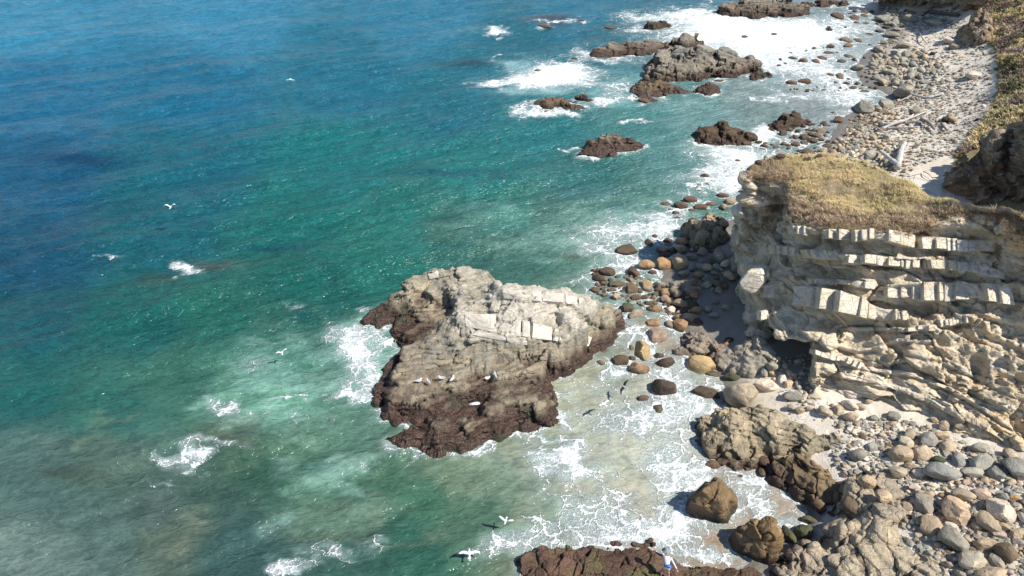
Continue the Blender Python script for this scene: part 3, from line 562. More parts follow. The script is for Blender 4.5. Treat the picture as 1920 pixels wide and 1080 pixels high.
R('sea_rock', 'jagged red-brown wet rock just right of the low lobe under the sea stack', 'sea rock', [(1299,174,0),(1312,160,.8),(1325,153,1.3),(1345,162,.7),(1353,174,0),(1330,181,0)], (), mat='dark', px=1.0, seed=23, zs=.45, rough=.5, crack=.3)
R('sea_rock', 'long low grey-brown reef rising to a knob, behind the large sea stack', 'sea rock', [(1100,104,0),(1108,94,.9),(1140,85,1.6),(1175,79,2),(1230,77,2.4),(1268,71,3),(1287,63,4.4),(1305,64,4.2),(1318,76,2),(1312,90,0),(1260,95,0),(1200,106,0),(1150,111,0),(1120,109,0)], [(1150,95,1.3),(1200,90,1.7),(1250,84,2),(1295,72,4.3)], px=1.2, rough=.25, dip=(.15, .4), step=.6, crack=.3, cs=.4, seed=24, zs=.45)
R('sea_rock', 'long brown rock with a foam ring around its seaward end', 'sea rock', [(982,199,0),(998,190,.7),(1030,184,1.2),(1060,186,1.1),(1076,191,.9),(1101,201,.3),(1095,207,0),(1050,211,0),(1010,207,0)], [(1030,193,1.3),(1060,197,1.0)], px=1.1, rough=.2, dip=(.15, .3), step=.35, crack=.2, cs=.6, seed=25, zs=.45, foam=1, mat='brownrock')
R('sea_rock', 'small pointed grey knob beside the long foam-ringed brown rock', 'sea rock', [(1074,190,.3),(1080,177,1.9),(1095,178,1.8),(1112,188,.5),(1108,195,0),(1085,195,0)], (), px=1.0, rough=.3, seed=26, zs=.45, bul=.5, crack=.3)
R('sea_rock', 'isolated humped tan rock in calm green water, nearer than the other offshore rocks', 'sea rock', [(1080,293,0),(1094,279,.9),(1104,262,2.2),(1130,251,2.9),(1160,252,2.6),(1186,262,1.6),(1212,272,.5),(1200,283,0),(1165,293,0),(1120,298,0),(1090,297,0)], [(1125,268,2.3),(1160,268,2.0),(1120,282,1),(1175,275,1.2),(1150,280,1.0)], px=1.2, rough=.2, dip=(.15, .35), step=.4, crack=.25, cs=.5, seed=27, zs=.45, mat='isle')
R('sea_rock', 'broad dark rock with grey craggy top left of the boulder shoreline', 'sea rock', [(1299,263,0),(1301,246,1.5),(1320,234,2.5),(1360,230,2.8),(1385,238,2.3),(1410,252,1.2),(1421,262,0),(1390,268,0),(1340,272,0),(1304,271,0)], [(1330,246,2.5),(1370,246,2.3),(1350,258,1.2),(1390,258,1)], px=1.1, rough=.3, dip=(.2, .2), step=.35, crack=.3, cs=.6, seed=28, zs=.45, mat='dark')
R('sea_rock', 'dark rock with craggy greenish crest where the red cobbles begin', 'sea rock', [(1430,240,0),(1440,229,.9),(1460,223,1.4),(1468,213,2.4),(1490,211,2.7),(1505,222,1.3),(1527,231,.3),(1515,238,0),(1480,240,0),(1470,248,0),(1440,247,0)], [(1480,225,2.0),(1450,237,.9)], px=1.0, rough=.5, crack=.3, cs=.7, seed=29, zs=.45, mat='dark')
R('sea_rock', 'wedge-shaped grey rock off the right tip of the large sea stack', 'sea rock', [(1398,151,0),(1402,139,.9),(1418,131,1.7),(1440,138,.7),(1458,144,.2),(1440,151,0),(1415,155,0)], (), px=1.0, rough=.4, seed=30, zs=.45, step=.5, crack=.3, bul=.5)
R('sea_stack', 'layered grey reef with water spilling off it at the top of the picture', 'sea rock', [(1342,27,0),(1350,12,1.8),(1375,3,3),(1420,-3,3.6),(1480,-4,3.4),(1502,8,2.2),(1520,21,1),(1510,28,.2),(1470,28,0),(1420,33,0),(1380,31,0)], [(1380,16,2.2),(1420,12,2.7),(1470,12,2.3),(1430,22,1.4),(1490,20,1.3)], px=1.1, rough=.3, dip=(.2, .5), step=.8, terr=.7, crack=.4, cs=.35, seed=31, zs=.45)
R('sea_rock', 'thin low reef trailing right from the layered grey reef at the top', 'sea rock', [(1504,3,1.2),(1540,-3,1.6),(1588,2,1),(1594,8,0),(1575,13,0),(1520,12,0)], (), px=1.1, rough=.25, dip=(.2, .4), step=.5, crack=.3, cs=.5, seed=32, zs=.45)
R('sea_rock', 'lone dark humped rock at the seaward edge of the big surf', 'sea rock', [(1207,53,0),(1213,43,1.4),(1238,40,1.8),(1257,43,1.3),(1261,51,0),(1235,56,0)], (), mat='dark', px=1.0, rough=.4, seed=33, zs=.45, bul=.4, crack=.3)
R('rock_outcrop', 'cracked tan outcrop of many blocks below the left nose of the headland', 'outcrop', [(1279,431,.2),(1285,415,1.2),(1300,405,2),(1330,396,2.7),(1350,398,2.7),(1361,415,2.2),(1362,436,1.4),(1350,456,.8),(1325,463,.5),(1300,468,.4),(1290,452,.3)], [(1320,415,2.4),(1345,420,2.3),(1320,440,1.5),(1340,440,1.6),(1300,440,1.0)], mat='ledge', px=1.2, seed=34, crack=.35, cs=.6, rough=.25, bul=.4, floor='ground')
R('rock_slab', 'flat grey slab with pale veins bridging to the shaded cove', 'rock', [(1238,526,.8),(1262,520,1.1),(1290,521,1.3),(1307,525,1.3),(1312,534,1.1),(1298,546,.7),(1270,544,.6),(1250,536,.5)], (), mat='slab', px=1.2, seed=35, crack=.1, rough=.1, dip=(.2, .1), floor='ground', foam=.3)
R('rock_outcrop', 'low pinkish-grey outcrop in front of the shaded sand of the cove', 'outcrop', [(1280,626,.3),(1298,613,.7),(1325,622,1.0),(1350,643,.9),(1345,656,.6),(1325,662,.3),(1300,669,.1),(1275,669,0),(1253,666,0),(1262,650,.2),(1280,641,.3)], [(1310,640,.9),(1290,655,.5)], mat='pink', px=1.2, seed=36, crack=.15, rough=.2, floor='ground', foam=.5)
R('rock_slab', 'grey streaked slab leaning against the small cave of cobbles', 'rock', [(1349,661,1.1),(1364,651,1.5),(1398,642,2.0),(1397,632,2.2),(1430,624,2.7),(1446,650,2.3),(1456,672,1.9),(1445,690,1.6),(1420,701,1.1),(1380,701,.5),(1354,693,.4),(1347,680,.5)], [(1400,665,1.7),(1430,665,2.0),(1380,680,1.0),(1420,640,2.4)], mat='slab', px=1.2, seed=37, crack=.08, cs=.4, rough=.08, dip=(.1, .25), step=.35, terr=.5, floor='ground', foam=.4)
R('rock_ledge', 'big buff layered ledge with red algae along its wave-cut foot', 'rock', [(1296,802,.4),(1318,777,1.3),(1360,763,1.9),(1420,757,2.3),(1452,765,2.1),(1480,785,2.0),(1520,800,2.1),(1565,815,2.1),(1612,836,1.9),(1590,852,1.4),(1530,860,1.0),(1480,863,.6),(1440,866,.4),(1430,878,.1),(1392,880,0),(1340,867,0),(1308,846,0),(1296,825,0)], [(1380,795,2.1),(1440,800,2.0),(1400,825,1.4),(1345,815,1.4),(1330,845,.7),(1400,855,.5),(1460,830,1.7),(1520,832,1.8),(1570,838,1.7),(1500,850,1.2)], mat='ledge', px=1.1, seed=38, crack=.12, cs=.8, rough=.15, dip=(.3, .55), step=.35, floor='ground', foam=.9, bul=.3)
R('rock_ledge', 'brown algae-covered ledge shaded at its right, below the big buff ledge', 'rock', [(1437,880,.3),(1455,863,1.1),(1490,853,1.6),(1535,868,1.8),(1548,885,1.7),(1545,900,1.2),(1570,905,1.5),(1600,915,1.8),(1612,945,1.6),(1600,968,1.2),(1575,975,.6),(1545,965,.3),(1510,945,.1),(1470,921,0),(1445,905,0)], [(1490,880,1.3),(1520,900,1.1),(1560,925,1.2),(1580,950,.9),(1540,935,.7)], mat='brownrock', px=1.1, seed=39, crack=.28, cs=.6, rough=.25, floor='ground', foam=.9)
R('bedrock', 'fractured buff bedrock filling the bottom right beside the boulders', 'bedrock', [(1420,1075,.3),(1462,1048,.5),(1490,1025,.7),(1525,1012,1.0),(1552,990,1.1),(1590,960,1.7),(1582,930,1.9),(1590,892,2.2),(1630,870,2.4),(1665,880,2.6),(1690,925,2.7),(1705,965,2.6),(1725,1000,2.6),(1770,1040,2.6),(1800,1090,2.6),(1770,1150,2.4),(1500,1150,1.2),(1400,1120,.3)], [(1620,910,2.5),(1650,950,2.7),(1600,990,2.2),(1650,1000,2.6),(1700,1030,2.7),(1560,1040,1.6),(1620,1050,2.3),(1680,1080,2.5),(1500,1060,1.1),(1750,1070,2.7)], mat='bedrock', px=1.0, seed=40, crack=.30, cs=.6, rough=.25, dip=(.3, .3), step=.4, floor='ground', foam=.4)
SHELF = R('rock_shelf', 'red-brown algae shelf along the bottom edge with a person standing on it', 'rock', [(966,1052,0),(988,1036,.6),(1040,1025,.8),(1075,1021,.9),(1120,1027,.9),(1180,1029,1.0),(1225,1037,1.0),(1250,1048,.9),(1290,1060,.7),(1350,1067,.4),(1400,1070,.4),(1440,1075,.4),(1460,1140,.6),(1300,1200,1.2),(1000,1170,.5),(960,1090,0)], [(1040,1060,1.0),(1120,1060,1.2),(1200,1065,1.2),(1245,1078,1.1),(1300,1090,.9)], mat='shelf', px=1.1, seed=41, crack=.14, cs=1.1, rough=.14, dip=(.1, .3), terr=.3, foam=.8)
R('rock_shelf', 'narrow strip of wet rock behind the algae shelf at the bottom', 'rock', [(1125,1020,.1),(1160,1012,.3),(1222,1012,.4),(1222,1024,.2),(1180,1028,.1),(1130,1027,0)], (), mat='shelf', px=1.1, seed=42, bul=.15, rough=.1, foam=.9)
R('rock_outcrop', 'crumbly buff outcrop standing between the upper beach and the brown slope', 'outcrop', [(1806,74,3.6),(1812,46,4.8),(1824,24,6.2),(1840,18,6.8),(1860,24,6.8),(1862,55,5.6),(1850,76,4.5),(1822,82,3.8)], [(1830,48,5.8),(1846,48,6)], mat='cliff', px=1.0, seed=43, crack=.5, cs=.6, rough=.5, floor='ground', foam=0, bul=.5)
# two heroes in the surf: tall boulders built from outlines of their own
# ================================================================ HEADLAND
def cat1(A, cnt):
    """Catmull-Rom along axis 0, cnt[i] steps in segment i"""
    out = []; n = len(A)
    for i in range(n-1):
        p0 = A[max(i-1, 0)]; p1 = A[i]; p2 = A[i+1]; p3 = A[min(i+2, n-1)]
        t = np.arange(cnt[i])/cnt[i]; t = t.reshape(-1, *([1]*(A.ndim-1)))
        out.append(.5*((2*p1)+(-p0+p2)*t+(2*p0-5*p1+4*p2-p3)*t**2+(-p0+3*p1-3*p2+p3)*t**3))
    out.append(A[-1:]); return np.concatenate(out)
def net(rows):
    g = []
    for col in rows:
        c = []; prev = None
        for e in col:
            if e[0] == 'r': v = prev+np.array(e[1:])
            else: v = P(*e)
            c.append(v); prev = v
        g.append(c)
    return np.array(g).transpose(1, 0, 2)   # rows x columns x 3
def seg_counts(A, res):
    L = np.linalg.norm(np.diff(A, axis=0), axis=-1).max(axis=tuple(range(1, A.ndim-1))) if A.ndim > 2 else np.linalg.norm(np.diff(A, axis=0), axis=-1)
    return np.maximum(2, np.ceil(L/res)).astype(int)
FACE = [
 [(1450,296,10),('r',-.3,.5,-2),('r',-.3,.4,-2),('r',-.2,.3,-2),('r',-.2,.2,-1.6),('r',-.2,.2,-1.4),('r',-.1,.1,-1.8)],
 [(1402,320,9.6),(1399,367,7.5),(1394,417,5),(1388,455,3),(1383,485,1.5),(1380,515,.3),('r',0,0,-.8)],
 [(1440,335,9.5),(1423,378,7.7),(1403,426,5),(1395,465,3),(1390,493,1.5),(1385,515,.3),('r',0,0,-.8)],
 [(1476,346,9.6),(1455,400,7.3),(1428,452,4.4),(1402,500,2.3),(1392,539,1),(1387,555,.2),('r',0,0,-.8)],
 [(1489,414,9.3),(1466,457,6.3),(1425,503,5.5),('r',.2,1.6,-1.2),('r',.3,.6,-1.6),(1412,632,1.0),('r',0,.1,-1.2)],
 [(1530,425,10),(1500,480,7.6),(1480,530,5.6),(1455,570,4.2),(1444,617,3.1),('r',1.9,2.9,-.5),('r',.4,.6,-2.8)],
 [(1590,430,10.5),(1560,490,8.2),(1545,540,6.5),(1520,590,5),(1495,640,3.9),('r',1.9,4.3,-.9),('r',.3,.8,-3.2)],
 [(1620,433,10.8),(1592,493,8.6),(1575,545,6.8),(1548,597,5.4),(1519,646,4.0),('r',2.0,4.0,-.9),('r',.3,.8,-3.2)],
 [(1640,435,10.95),(1612,494,8.85),(1590,548,6.95),(1562,599,5.65),(1531,652,4.1),(1529,705,2.75),(1525,757,1.0)],
 [(1655,436,11.05),(1628,496,9.05),(1605,552,7.05),(1576,603,5.75),(1550,662,4.0),(1542,712,2.6),(1540,760,1.1)],
 [(1710,430,11.5),(1690,500,9.2),(1670,560,7.4),(1650,620,5.7),(1630,680,4.2),(1615,720,3.1),(1610,768,1.6)],
 [(1760,415,12),(1745,490,9.8),(1730,560,7.9),(1715,630,6.2),(1705,690,4.8),(1700,740,3.4),(1702,785,1.9)],
 [(1810,402,12.6),(1800,480,10.4),(1790,560,8.4),(1785,640,6.6),(1780,710,5),(1782,765,3.7),(1795,818,2.2)],
 [(1860,405,13),(1855,490,10.6),(1850,570,8.6),(1845,650,6.8),(1845,730,5.2),(1858,795,3.9),(1882,858,2.6)],
 [(1910,415,13.4),(1910,500,10.9),(1910,590,8.6),(1910,670,6.8),(1912,750,5.2),(1925,825,4.1),(1950,890,2.8)],
 [(2000,440,14),(2005,520,11.5),(2010,610,9),(2015,700,7),(2025,780,5.5),(2045,860,4.2),(2070,930,3)],
 [(2300,460,15),(2300,560,12),(2310,650,9),(2320,740,7),(2330,820,5.5),(2340,900,4.2),(2350,970,3)]]
BACK = [(1478,291,10.4),(1484,290,10.4),(1490,289.5,10.4),(1505,288.5,10.5),(1530,288,10.6),(1560,288,10.8),(1590,297,11),(1605,303,11.1),(1620,308,11.2),(1640,318,11.3),(1695,346,11.8),(1745,369,12.3),(1790,383,12.8),(1850,397,13.2),(1905,407,13.6),(2000,430,14.3),(2300,445,15.3)]
HL = bpy.data.objects.new('rocky_headland', None); COL.objects.link(HL); HL.location = P(1620, 620, 0)
HL.location.z = 0
tag(HL, 'pale layered cliff headland with dry grass on top and shaded cove at its foot', 'headland')
def child(o):
    o.parent = HL; o.matrix_parent_inverse = Matrix.Translation(-Vector(HL.location)); return o
fn = net(FACE); A = cat1(fn, seg_counts(fn, .075)); A = cat1(A.transpose(1, 0, 2), seg_counts(fn.transpose(1, 0, 2), .075)).transpose(1, 0, 2)
Rn, Cn = A.shape[:2]; n = gnormals(A); 
sgn = np.sign(np.mean(n[..., 1])); n = n*(-sgn)
v = A.reshape(-1, 3); nn = n.reshape(-1, 3); vv = np.repeat(np.linspace(0, 1, Rn), Cn)
fx, fy = to_px(v)
t = v[:, 2]+.06*v[:, 0]-.10*(v[:, 1]-30)+.35*fbm(v, .22, 3, 71)
tt = np.stack([t*1.15, 0*t+.5, 0*t], -1); t2 = np.stack([t*3.6, v[:, 0]*.05, 0*t], -1)
bed = np.tanh(3.2*pn(tt, 5))*.20+np.tanh(3*pn(t2, 6))*.085
f1, f2, cid, fc = worley(np.stack([v[:, 0]*.38, v[:, 1]*.38, t*.95], -1)+.3*np.stack([fbm(v, .8, 2, 72), fbm(v, .8, 2, 73), 0*t], -1), 7)
g1, g2, gid, gfc = worley(np.stack([v[:, 0]*1.9, v[:, 1]*1.9, t*3.2], -1)+.3*np.stack([fbm(v, 2, 2, 74), 0*t, 0*t], -1), 9)
right = sstep(1620, 1860, fx); lowm = sstep(600, 720, fy)
dsp = bed*.9+.50*(cid-.45)*(.5+.7*right)-.13*(1-sstep(0, .07, f2-f1))+(.10*(gid-.5)-.04*(1-sstep(0, .10, g2-g1))+.20*gfc)*(.35+.7*right)+.6*fc
dsp = dsp+.55*fbm(v, .30, 3, 75)+.20*np.tanh(3*fbm(v, .6, 2, 79))+.09*fbm(v, 1.1, 4, 76)*(.6+1.4*right)+.02*fbm(v, 4.5, 3, 77)*(.5+right)
# undulating smooth grey beds lower down run as long diagonal ribs
rib = np.stack([v[:, 0]*.25+v[:, 2]*.9, v[:, 1]*.3, v[:, 2]*1.6-v[:, 0]*.5], -1)
dsp = dsp+lowm*(.22*ridged(rib, .8, 3, 78)-.1)
dsp = dsp*(1-.75*np.exp(-(((fx-1490)/50)**2+((fy-690)/60)**2)**2))
edge = sstep(0, .05, vv); dsp = dsp*(.25+.75*edge)
BEDS = [ # top polyline px, bottom polyline px, mean block width px, protrusion
 ([(1486,424),(1505,421),(1531,430)], [(1486,436),(1505,438),(1530,443)], 11, .35),
 ([(1543,430),(1560,429),(1593,433)], [(1543,446),(1560,447),(1592,449)], 12, .35),
 ([(1602,431),(1640,429),(1680,432),(1716,442)], [(1603,451),(1640,448),(1680,456),(1713,466)], 15, .42),
 ([(1728,446),(1760,446),(1800,449),(1862,452)], [(1730,464),(1760,466),(1800,470),(1862,472)], 17, .28),
 ([(1448,458),(1475,463),(1500,466)], [(1450,475),(1475,478),(1498,478)], 12, .4),
 ([(1510,468),(1545,470),(1590,476)], [(1518,482),(1545,486),(1590,488)], 11, .4),
 ([(1591,476),(1640,479),(1700,481),(1724,484)], [(1590,491),(1640,496),(1700,502),(1724,503)], 17, .4),
 ([(1733,486),(1780,488),(1830,495),(1880,508)], [(1735,503),(1780,507),(1830,512),(1884,524)], 18, .3),
 ([(1520,524),(1560,525),(1600,527),(1640,532)], [(1520,532),(1560,533),(1600,535),(1640,541)], 10, .25),
 ([(1486,536),(1520,538),(1560,542),(1590,550),(1615,560)], [(1482,571),(1520,576),(1560,581),(1590,587),(1612,592)], 19, .5),
 ([(1616,556),(1632,570),(1660,580),(1700,583)], [(1610,592),(1630,597),(1660,602),(1700,598)], 13, .45),
 ([(1664,534),(1700,531),(1740,530),(1790,529)], [(1664,556),(1700,558),(1740,565),(1790,562)], 14, .45),
 ([(1792,529),(1830,531),(1860,532),(1893,537)], [(1792,560),(1830,560),(1860,563),(1902,570)], 17, .4),
 ([(1762,601),(1800,593),(1830,588)], [(1764,611),(1800,606),(1830,600)], 10, .25),
 ([(1528,655),(1555,662),(1585,668),(1618,680)], [(1528,665),(1555,672),(1585,680),(1612,689)], 10, .3),
 ([(1432,531),(1442,530),(1452,535)], [(1431,557),(1442,559),(1450,560)], 10, .4),
 ([(1405,590),(1425,585),(1440,580)], [(1403,604),(1424,600),(1440,596)], 12, .3),
 ([(1402,622),(1420,621),(1438,622)], [(1402,631),(1420,631),(1438,632)], 12, .35),
 ([(1690,615),(1720,612),(1755,610)], [(1690,621),(1720,619),(1755,618)], 9, .2),
 ([(1640,760),(1680,764),(1720,775)], [(1640,770),(1680,776),(1720,788)], 16, .15)]
pale = np.zeros(len(fx))
THIN = [([(1545,690),(1620,708),(1700,728),(1800,775),(1915,850)], 9, .30), ([(1560,672),(1640,690),(1720,700),(1800,735),(1900,800)], 8, .24), ([(1535,725),(1600,735),(1680,752),(1760,785),(1850,835)], 12, .34), ([(1640,640),(1700,632),(1780,640),(1840,660)], 7, .25),
 ([(1700,655),(1760,668),(1840,700),(1900,740)], 9, .3), ([(1740,420),(1800,418),(1880,425)], 9, .25), ([(1740,545),(1800,575),(1900,600),(1930,605)], 9, .3), ([(1620,615),(1700,612),(1760,618)], 6, .2), ([(1850,620),(1900,640),(1960,665)], 10, .3), ([(1880,480),(1930,486),(1990,500)], 12, .3), ([(1870,690),(1930,705),(1990,730)], 10, .3), ([(1545,640),(1600,652),(1660,650)], 6, .18), ([(1500,497),(1560,500),(1620,508)], 6, .2), ([(1420,440),(1460,445),(1500,452)], 7, .25), ([(1415,380),(1440,378),(1470,376)], 7, .25), ([(1405,415),(1425,412),(1450,414)], 7, .25)]
for tp, thk, pr in THIN:
    tx = [p_[0] for p_ in tp]; ty_ = np.interp(fx, tx, [p_[1] for p_ in tp])+3*fbm(v, .5, 2, 173); mm = sstep(-1.5, 1.0, fy-ty_)*sstep(-1.5, 1.5, ty_+thk-fy)*sstep(-8, 6, fx-tx[0])*sstep(-8, 6, tx[-1]-fx)*np.clip(.75+1.2*fbm(v, .6, 2, 174), 0, 1)
    dsp = dsp*(1-.4*mm)+(pr*.55+.03)*mm; pale = np.maximum(pale, .8*mm); dsp = dsp-.12*np.exp(-((fy-ty_-thk*1.4)/(thk*.35))**2)*sstep(-8, 6, fx-tx[0])*sstep(-8, 6, tx[-1]-fx)
wob = 1.6*fbm(v, 1.2, 2, 171)
for tp, bt, wd, pr in BEDS:
    tx = [p_[0] for p_ in tp]; ty_ = np.interp(fx, tx, [p_[1] for p_ in tp]); by_ = np.interp(fx, [p_[0] for p_ in bt], [p_[1] for p_ in bt])
    th_ = np.maximum(by_-ty_, 4); mm = sstep(-2.0, 1.0, fy-ty_+wob)*sstep(-1.5, 1.5, by_+wob-fy)*sstep(-4, 3, fx-tx[0])*sstep(-6, 3, tx[-1]-fx)
    dsp = dsp*(1-.55*mm)+(pr*.6+.08)*mm; pale = np.maximum(pale, mm)
    und = np.exp(-((fy-by_-th_*.45)/(th_*.40))**2)*sstep(-4, 3, fx-tx[0])*sstep(-6, 3, tx[-1]-fx)*(1-mm); dsp = dsp-.20*und
BEDPALE = pale
# hollows seen in the photograph under the upper beds
for (a, b, rx, ry, dep) in [(1535,455,34,14,1.0),(1512,458,14,16,.7),(1620,470,14,10,.4),(1528,506,40,14,.9),(1600,500,26,12,.6),(1640,515,40,12,.5),(1565,520,50,10,.5),(1700,545,40,8,.5),(1620,618,60,12,.6),(1560,600,60,8,.5),(1500,480,14,30,.8),(1468,560,26,18,.6),(1735,580,30,10,.4),(1835,690,16,26,.8),(1800,650,14,10,.5),(1765,640,16,8,.4),(1790,560,10,14,.3),(1900,560,12,40,.6),(1745,700,20,8,.4),(1660,690,30,6,.3),(1440,480,20,14,.6),(1815,580,16,8,.5)]:
    dsp = dsp-dep*np.exp(-(((fx-a)/rx)**2+((fy-b)/ry)**2)**1.2)
v2 = v+nn*dsp[:, None]
Fh = grid_faces(Rn, Cn)[:, ::-1]
fme = mesh_np('rock_face', v2, Fh); add_attr(fme, 'pale', BEDPALE); add_attr(fme, 'ochre', sstep(1700, 1840, fx)*sstep(-.2, .3, fbm(v, .5, 3, 175))+sstep(.25, .6, fbm(v, .7, 3, 176))*.6); fo = child(link('rock_face', fme, M['face']))
FB = BVHTree.FromPolygons([Vector(a) for a in v2], [tuple(f) for f in Fh]); bvhs.append(FB)
# grassy top
bk = np.array([P(*b) for b in BACK]); rim = fn[0]
top = [rim+np.array([0, .0, -.35]), rim+np.array([0, .12, .05])]
for k, z in ((.3, .15), (.65, .35)): top.append(rim*(1-k)+bk*k+np.array([0, 0, z]))
top += [bk, bk+np.array([.2, .9, -.6]), bk+np.array([.3, 1.9, -2.6]), bk+np.array([.4, 2.5, -6.0]), bk+np.array([.4, 2.9, -13.0])]
top = np.array(top)[::-1]
T = cat1(top, seg_counts(top, .16)); T = cat1(T.transpose(1, 0, 2), seg_counts(top.transpose(1, 0, 2), .16)).transpose(1, 0, 2)
tv = T.reshape(-1, 3); rrow = np.repeat(np.linspace(0, 1, T.shape[0]), T.shape[1])
tone_down = sstep(1, .93, rrow)
tv = tv+np.stack([0*rrow, 0*rrow, (.30*fbm(tv, .4, 4, 81)+.12*fbm(tv, 1.7, 3, 82))*tone_down], -1)+np.stack([fbm(tv, .6, 3, 83), fbm(tv, .6, 3, 84), 0*rrow], -1)*.5*(sstep(.55, .3, rrow))[:, None]
Ft = grid_faces(T.shape[0], T.shape[1])[:, ::-1]
def top_mat():
    s = NT('dry_soil_under_grass'); geo = s.n('NewGeometry'); s.pos = geo.outputs['Position']; pz = s.n('SeparateXYZ', None, _0=geo.outputs['Normal']).outputs[2]
    n1 = s.noise(s.pos, .45, 5, .6); n2 = s.noise(s.pos, 3, 6, .7); n3 = s.noise(s.pos, 14, 4, .7)
    c = s.mix(s.mr(n1, .4, .6), (.34, .25, .17), (.25, .20, .10)); c = s.mix(s.mr(n2, .45, .65), c, (.30, .25, .10)); c = s.mix(s.mr(n3, .5, .75, 0, .7), c, (.45, .37, .28))
    rk = s.mix(s.mr(n2, .35, .65), (.24, .21, .17), (.42, .36, .28)); c = s.mix(s.mr(pz, .55, .35), c, rk)
    h = s.math('MULTIPLY_ADD', n2, .8, n3); return s.done(c, .9, s.n('Bump', None, Strength=1, Distance=.12, Height=h).outputs[0], .2)
M['top'] = top_mat()
tme = mesh_np('grassy_top', tv, Ft); child(link('grassy_top', tme, M['top'])); TB = BVHTree.FromPolygons([Vector(a) for a in tv], [tuple(f) for f in Ft]); bvhs.append(TB)
CAMV = Vector((0, 0, CAMH))
def cast(px, py, bv):
    d = Vector(P(px, py, 0))-CAMV; d.normalize(); h = bv.ray_cast(CAMV, d); return h
# ---- bedded stone blocks, each a part
VIEWN = Vector((-.12, -.86, .32)).normalized()
def block_mesh(c4, out, depth, rg):
    """weathered bedded block: c4 = face corners tl,tr,br,bl; chamfered and slightly bulged front"""
    tl, tr, br, bl = [Vector(c) for c in c4]; nrm = (tr-tl).cross(bl-tl).normalized()
    if nrm.y > 0: nrm = -nrm
    nrm = (nrm*.6+VIEWN*.7).normalized(); bm = bmesh.new(); G = 4; fr = []
    for j in range(G):
        row = []
        for i in range(G):
            u = (0, .13, .87, 1)[i]; w_ = (0, .14, .86, 1)[j]
            p = tl.lerp(tr, u).lerp(bl.lerp(br, u), w_)
            e = (i in (0, 3))+(j in (0, 3))
            p = p+nrm*(out*(.72-.16*e-.1*(e == 2)))+Vector((rg.uniform(-1, 1), rg.uniform(-1, 1), rg.uniform(-1, 1)))*out*.11
            row.append(bm.verts.new(p))
        fr.append(row)
    for j in range(G-1):
        for i in range(G-1): bm.faces.new((fr[j][i], fr[j+1][i], fr[j+1][i+1], fr[j][i+1]))
    ring = [fr[0][i] for i in range(G)]+[fr[j][3] for j in range(1, G)]+[fr[3][i] for i in (2, 1, 0)]+[fr[2][0], fr[1][0]]
    bk_ = [bm.verts.new(r.co-nrm*depth) for r in ring]
    for i in range(len(ring)):
        j = (i+1) % len(ring); bm.faces.new((ring[i], ring[j], bk_[j], bk_[i]))
    bm.faces.new(bk_); bmesh.ops.recalc_face_normals(bm, faces=bm.faces); return bm_mesh('stone_block', bm)
nb = 0
for (tp, bt, wd, pr) in BEDS:
    L = math.hypot(tp[-1][0]-tp[0][0], tp[-1][1]-tp[0][1]); cuts = [0.0]
    while cuts[-1] < 1: cuts.append(cuts[-1]+wd*rnd.choice((rnd.uniform(.4, .9), rnd.uniform(.9, 1.4), rnd.uniform(1.4, 2.3)))/L)
    cuts = [c/cuts[-1] for c in cuts]; prn = pr
    for a, b in zip(cuts[:-1], cuts[1:]):
        if rnd.random() < .13: continue
        g = min(.3/ (L*(b-a)+.1), .1)
        q = [lerp_poly(tp, a+(b-a)*g), lerp_poly(tp, b-(b-a)*g), lerp_poly(bt, b-(b-a)*g), lerp_poly(bt, a+(b-a)*g)]
        cx = sum(p[0] for p in q)/4; cy = sum(p[1] for p in q)/4; h = cast(cx, cy, FB)
        if h[0] is None: continue
        dpt = (h[0]-CAMV).dot(Vector((0, cp_, -sp_)))   # keep the block facing at the depth of its centre, its foot a little nearer
        o3 = pr*(.08+.38*rnd.random())
        tilt = .22
        c4 = []
        jt = rnd.uniform(-1.6, 1.6); jb = rnd.uniform(-2, 2.2)
        for k, (px_, py_) in enumerate(q):
            py_ = py_+(jt if k < 2 else jb)
            dd = dpt-(.45*(k >= 2)+.0)*(abs(bt[0][1]-tp[0][1])/ppm(h[0]))*.9+rnd.uniform(-.05, .05)
            ray = Vector(P(px_, py_, 0))-CAMV; ray = ray/(ray.dot(Vector((0, cp_, -sp_)))); c4.append(CAMV+ray*dd)
        ob = child(link('stone_block', block_mesh(c4, o3, 1.1, rnd), M['block'])); nb += 1
# the big white jutting block over the cove
def jut(pts_px, y0, th, name='jutting_block', sub=3, seed=0, mat='block'):
    bm = bmesh.new()
    vs = [P(a, b, z) for a, b, z in pts_px]
    for p in vs: bm.verts.new(p)
    for p in vs: bm.verts.new(Vector(p)+Vector(th))
    r = bmesh.ops.convex_hull(bm, input=bm.verts[:])
    for g in list(bm.verts):
        if not g.link_faces: bm.verts.remove(g)
    bmesh.ops.bevel(bm, geom=bm.edges[:], offset=.12, segments=1, affect='EDGES', clamp_overlap=True)
    return bm_mesh(name, bm)
child(link('jutting_block', jut([(1386,527,5.2),(1402,508,6.0),(1428,505,6.2),(1434,518,5.9),(1430,538,5.0),(1412,552,4.4),(1404,551,4.3),(1388,540,4.7)], 0, (.9, 1.3, -.5)), M['block']))
child(link('jutting_block', jut([(1434,512,5.9),(1443,508,6.1),(1444,520,5.7),(1436,523,5.5)], 0, (.3, .9, -.3)), M['block']))
child(link('jutting_block', jut([(1494,368,9.9),(1502,366,10.1),(1515,368,10.1),(1516,377,9.7),(1505,380,9.6),(1495,376,9.6)], 0, (.3, .6, -.5)), M['block']))
child(link('jutting_block', jut([(1518,373,10.0),(1526,373,10.0),(1527,379,9.8),(1519,380,9.7)], 0, (.2, .5, -.4)), M['block']))
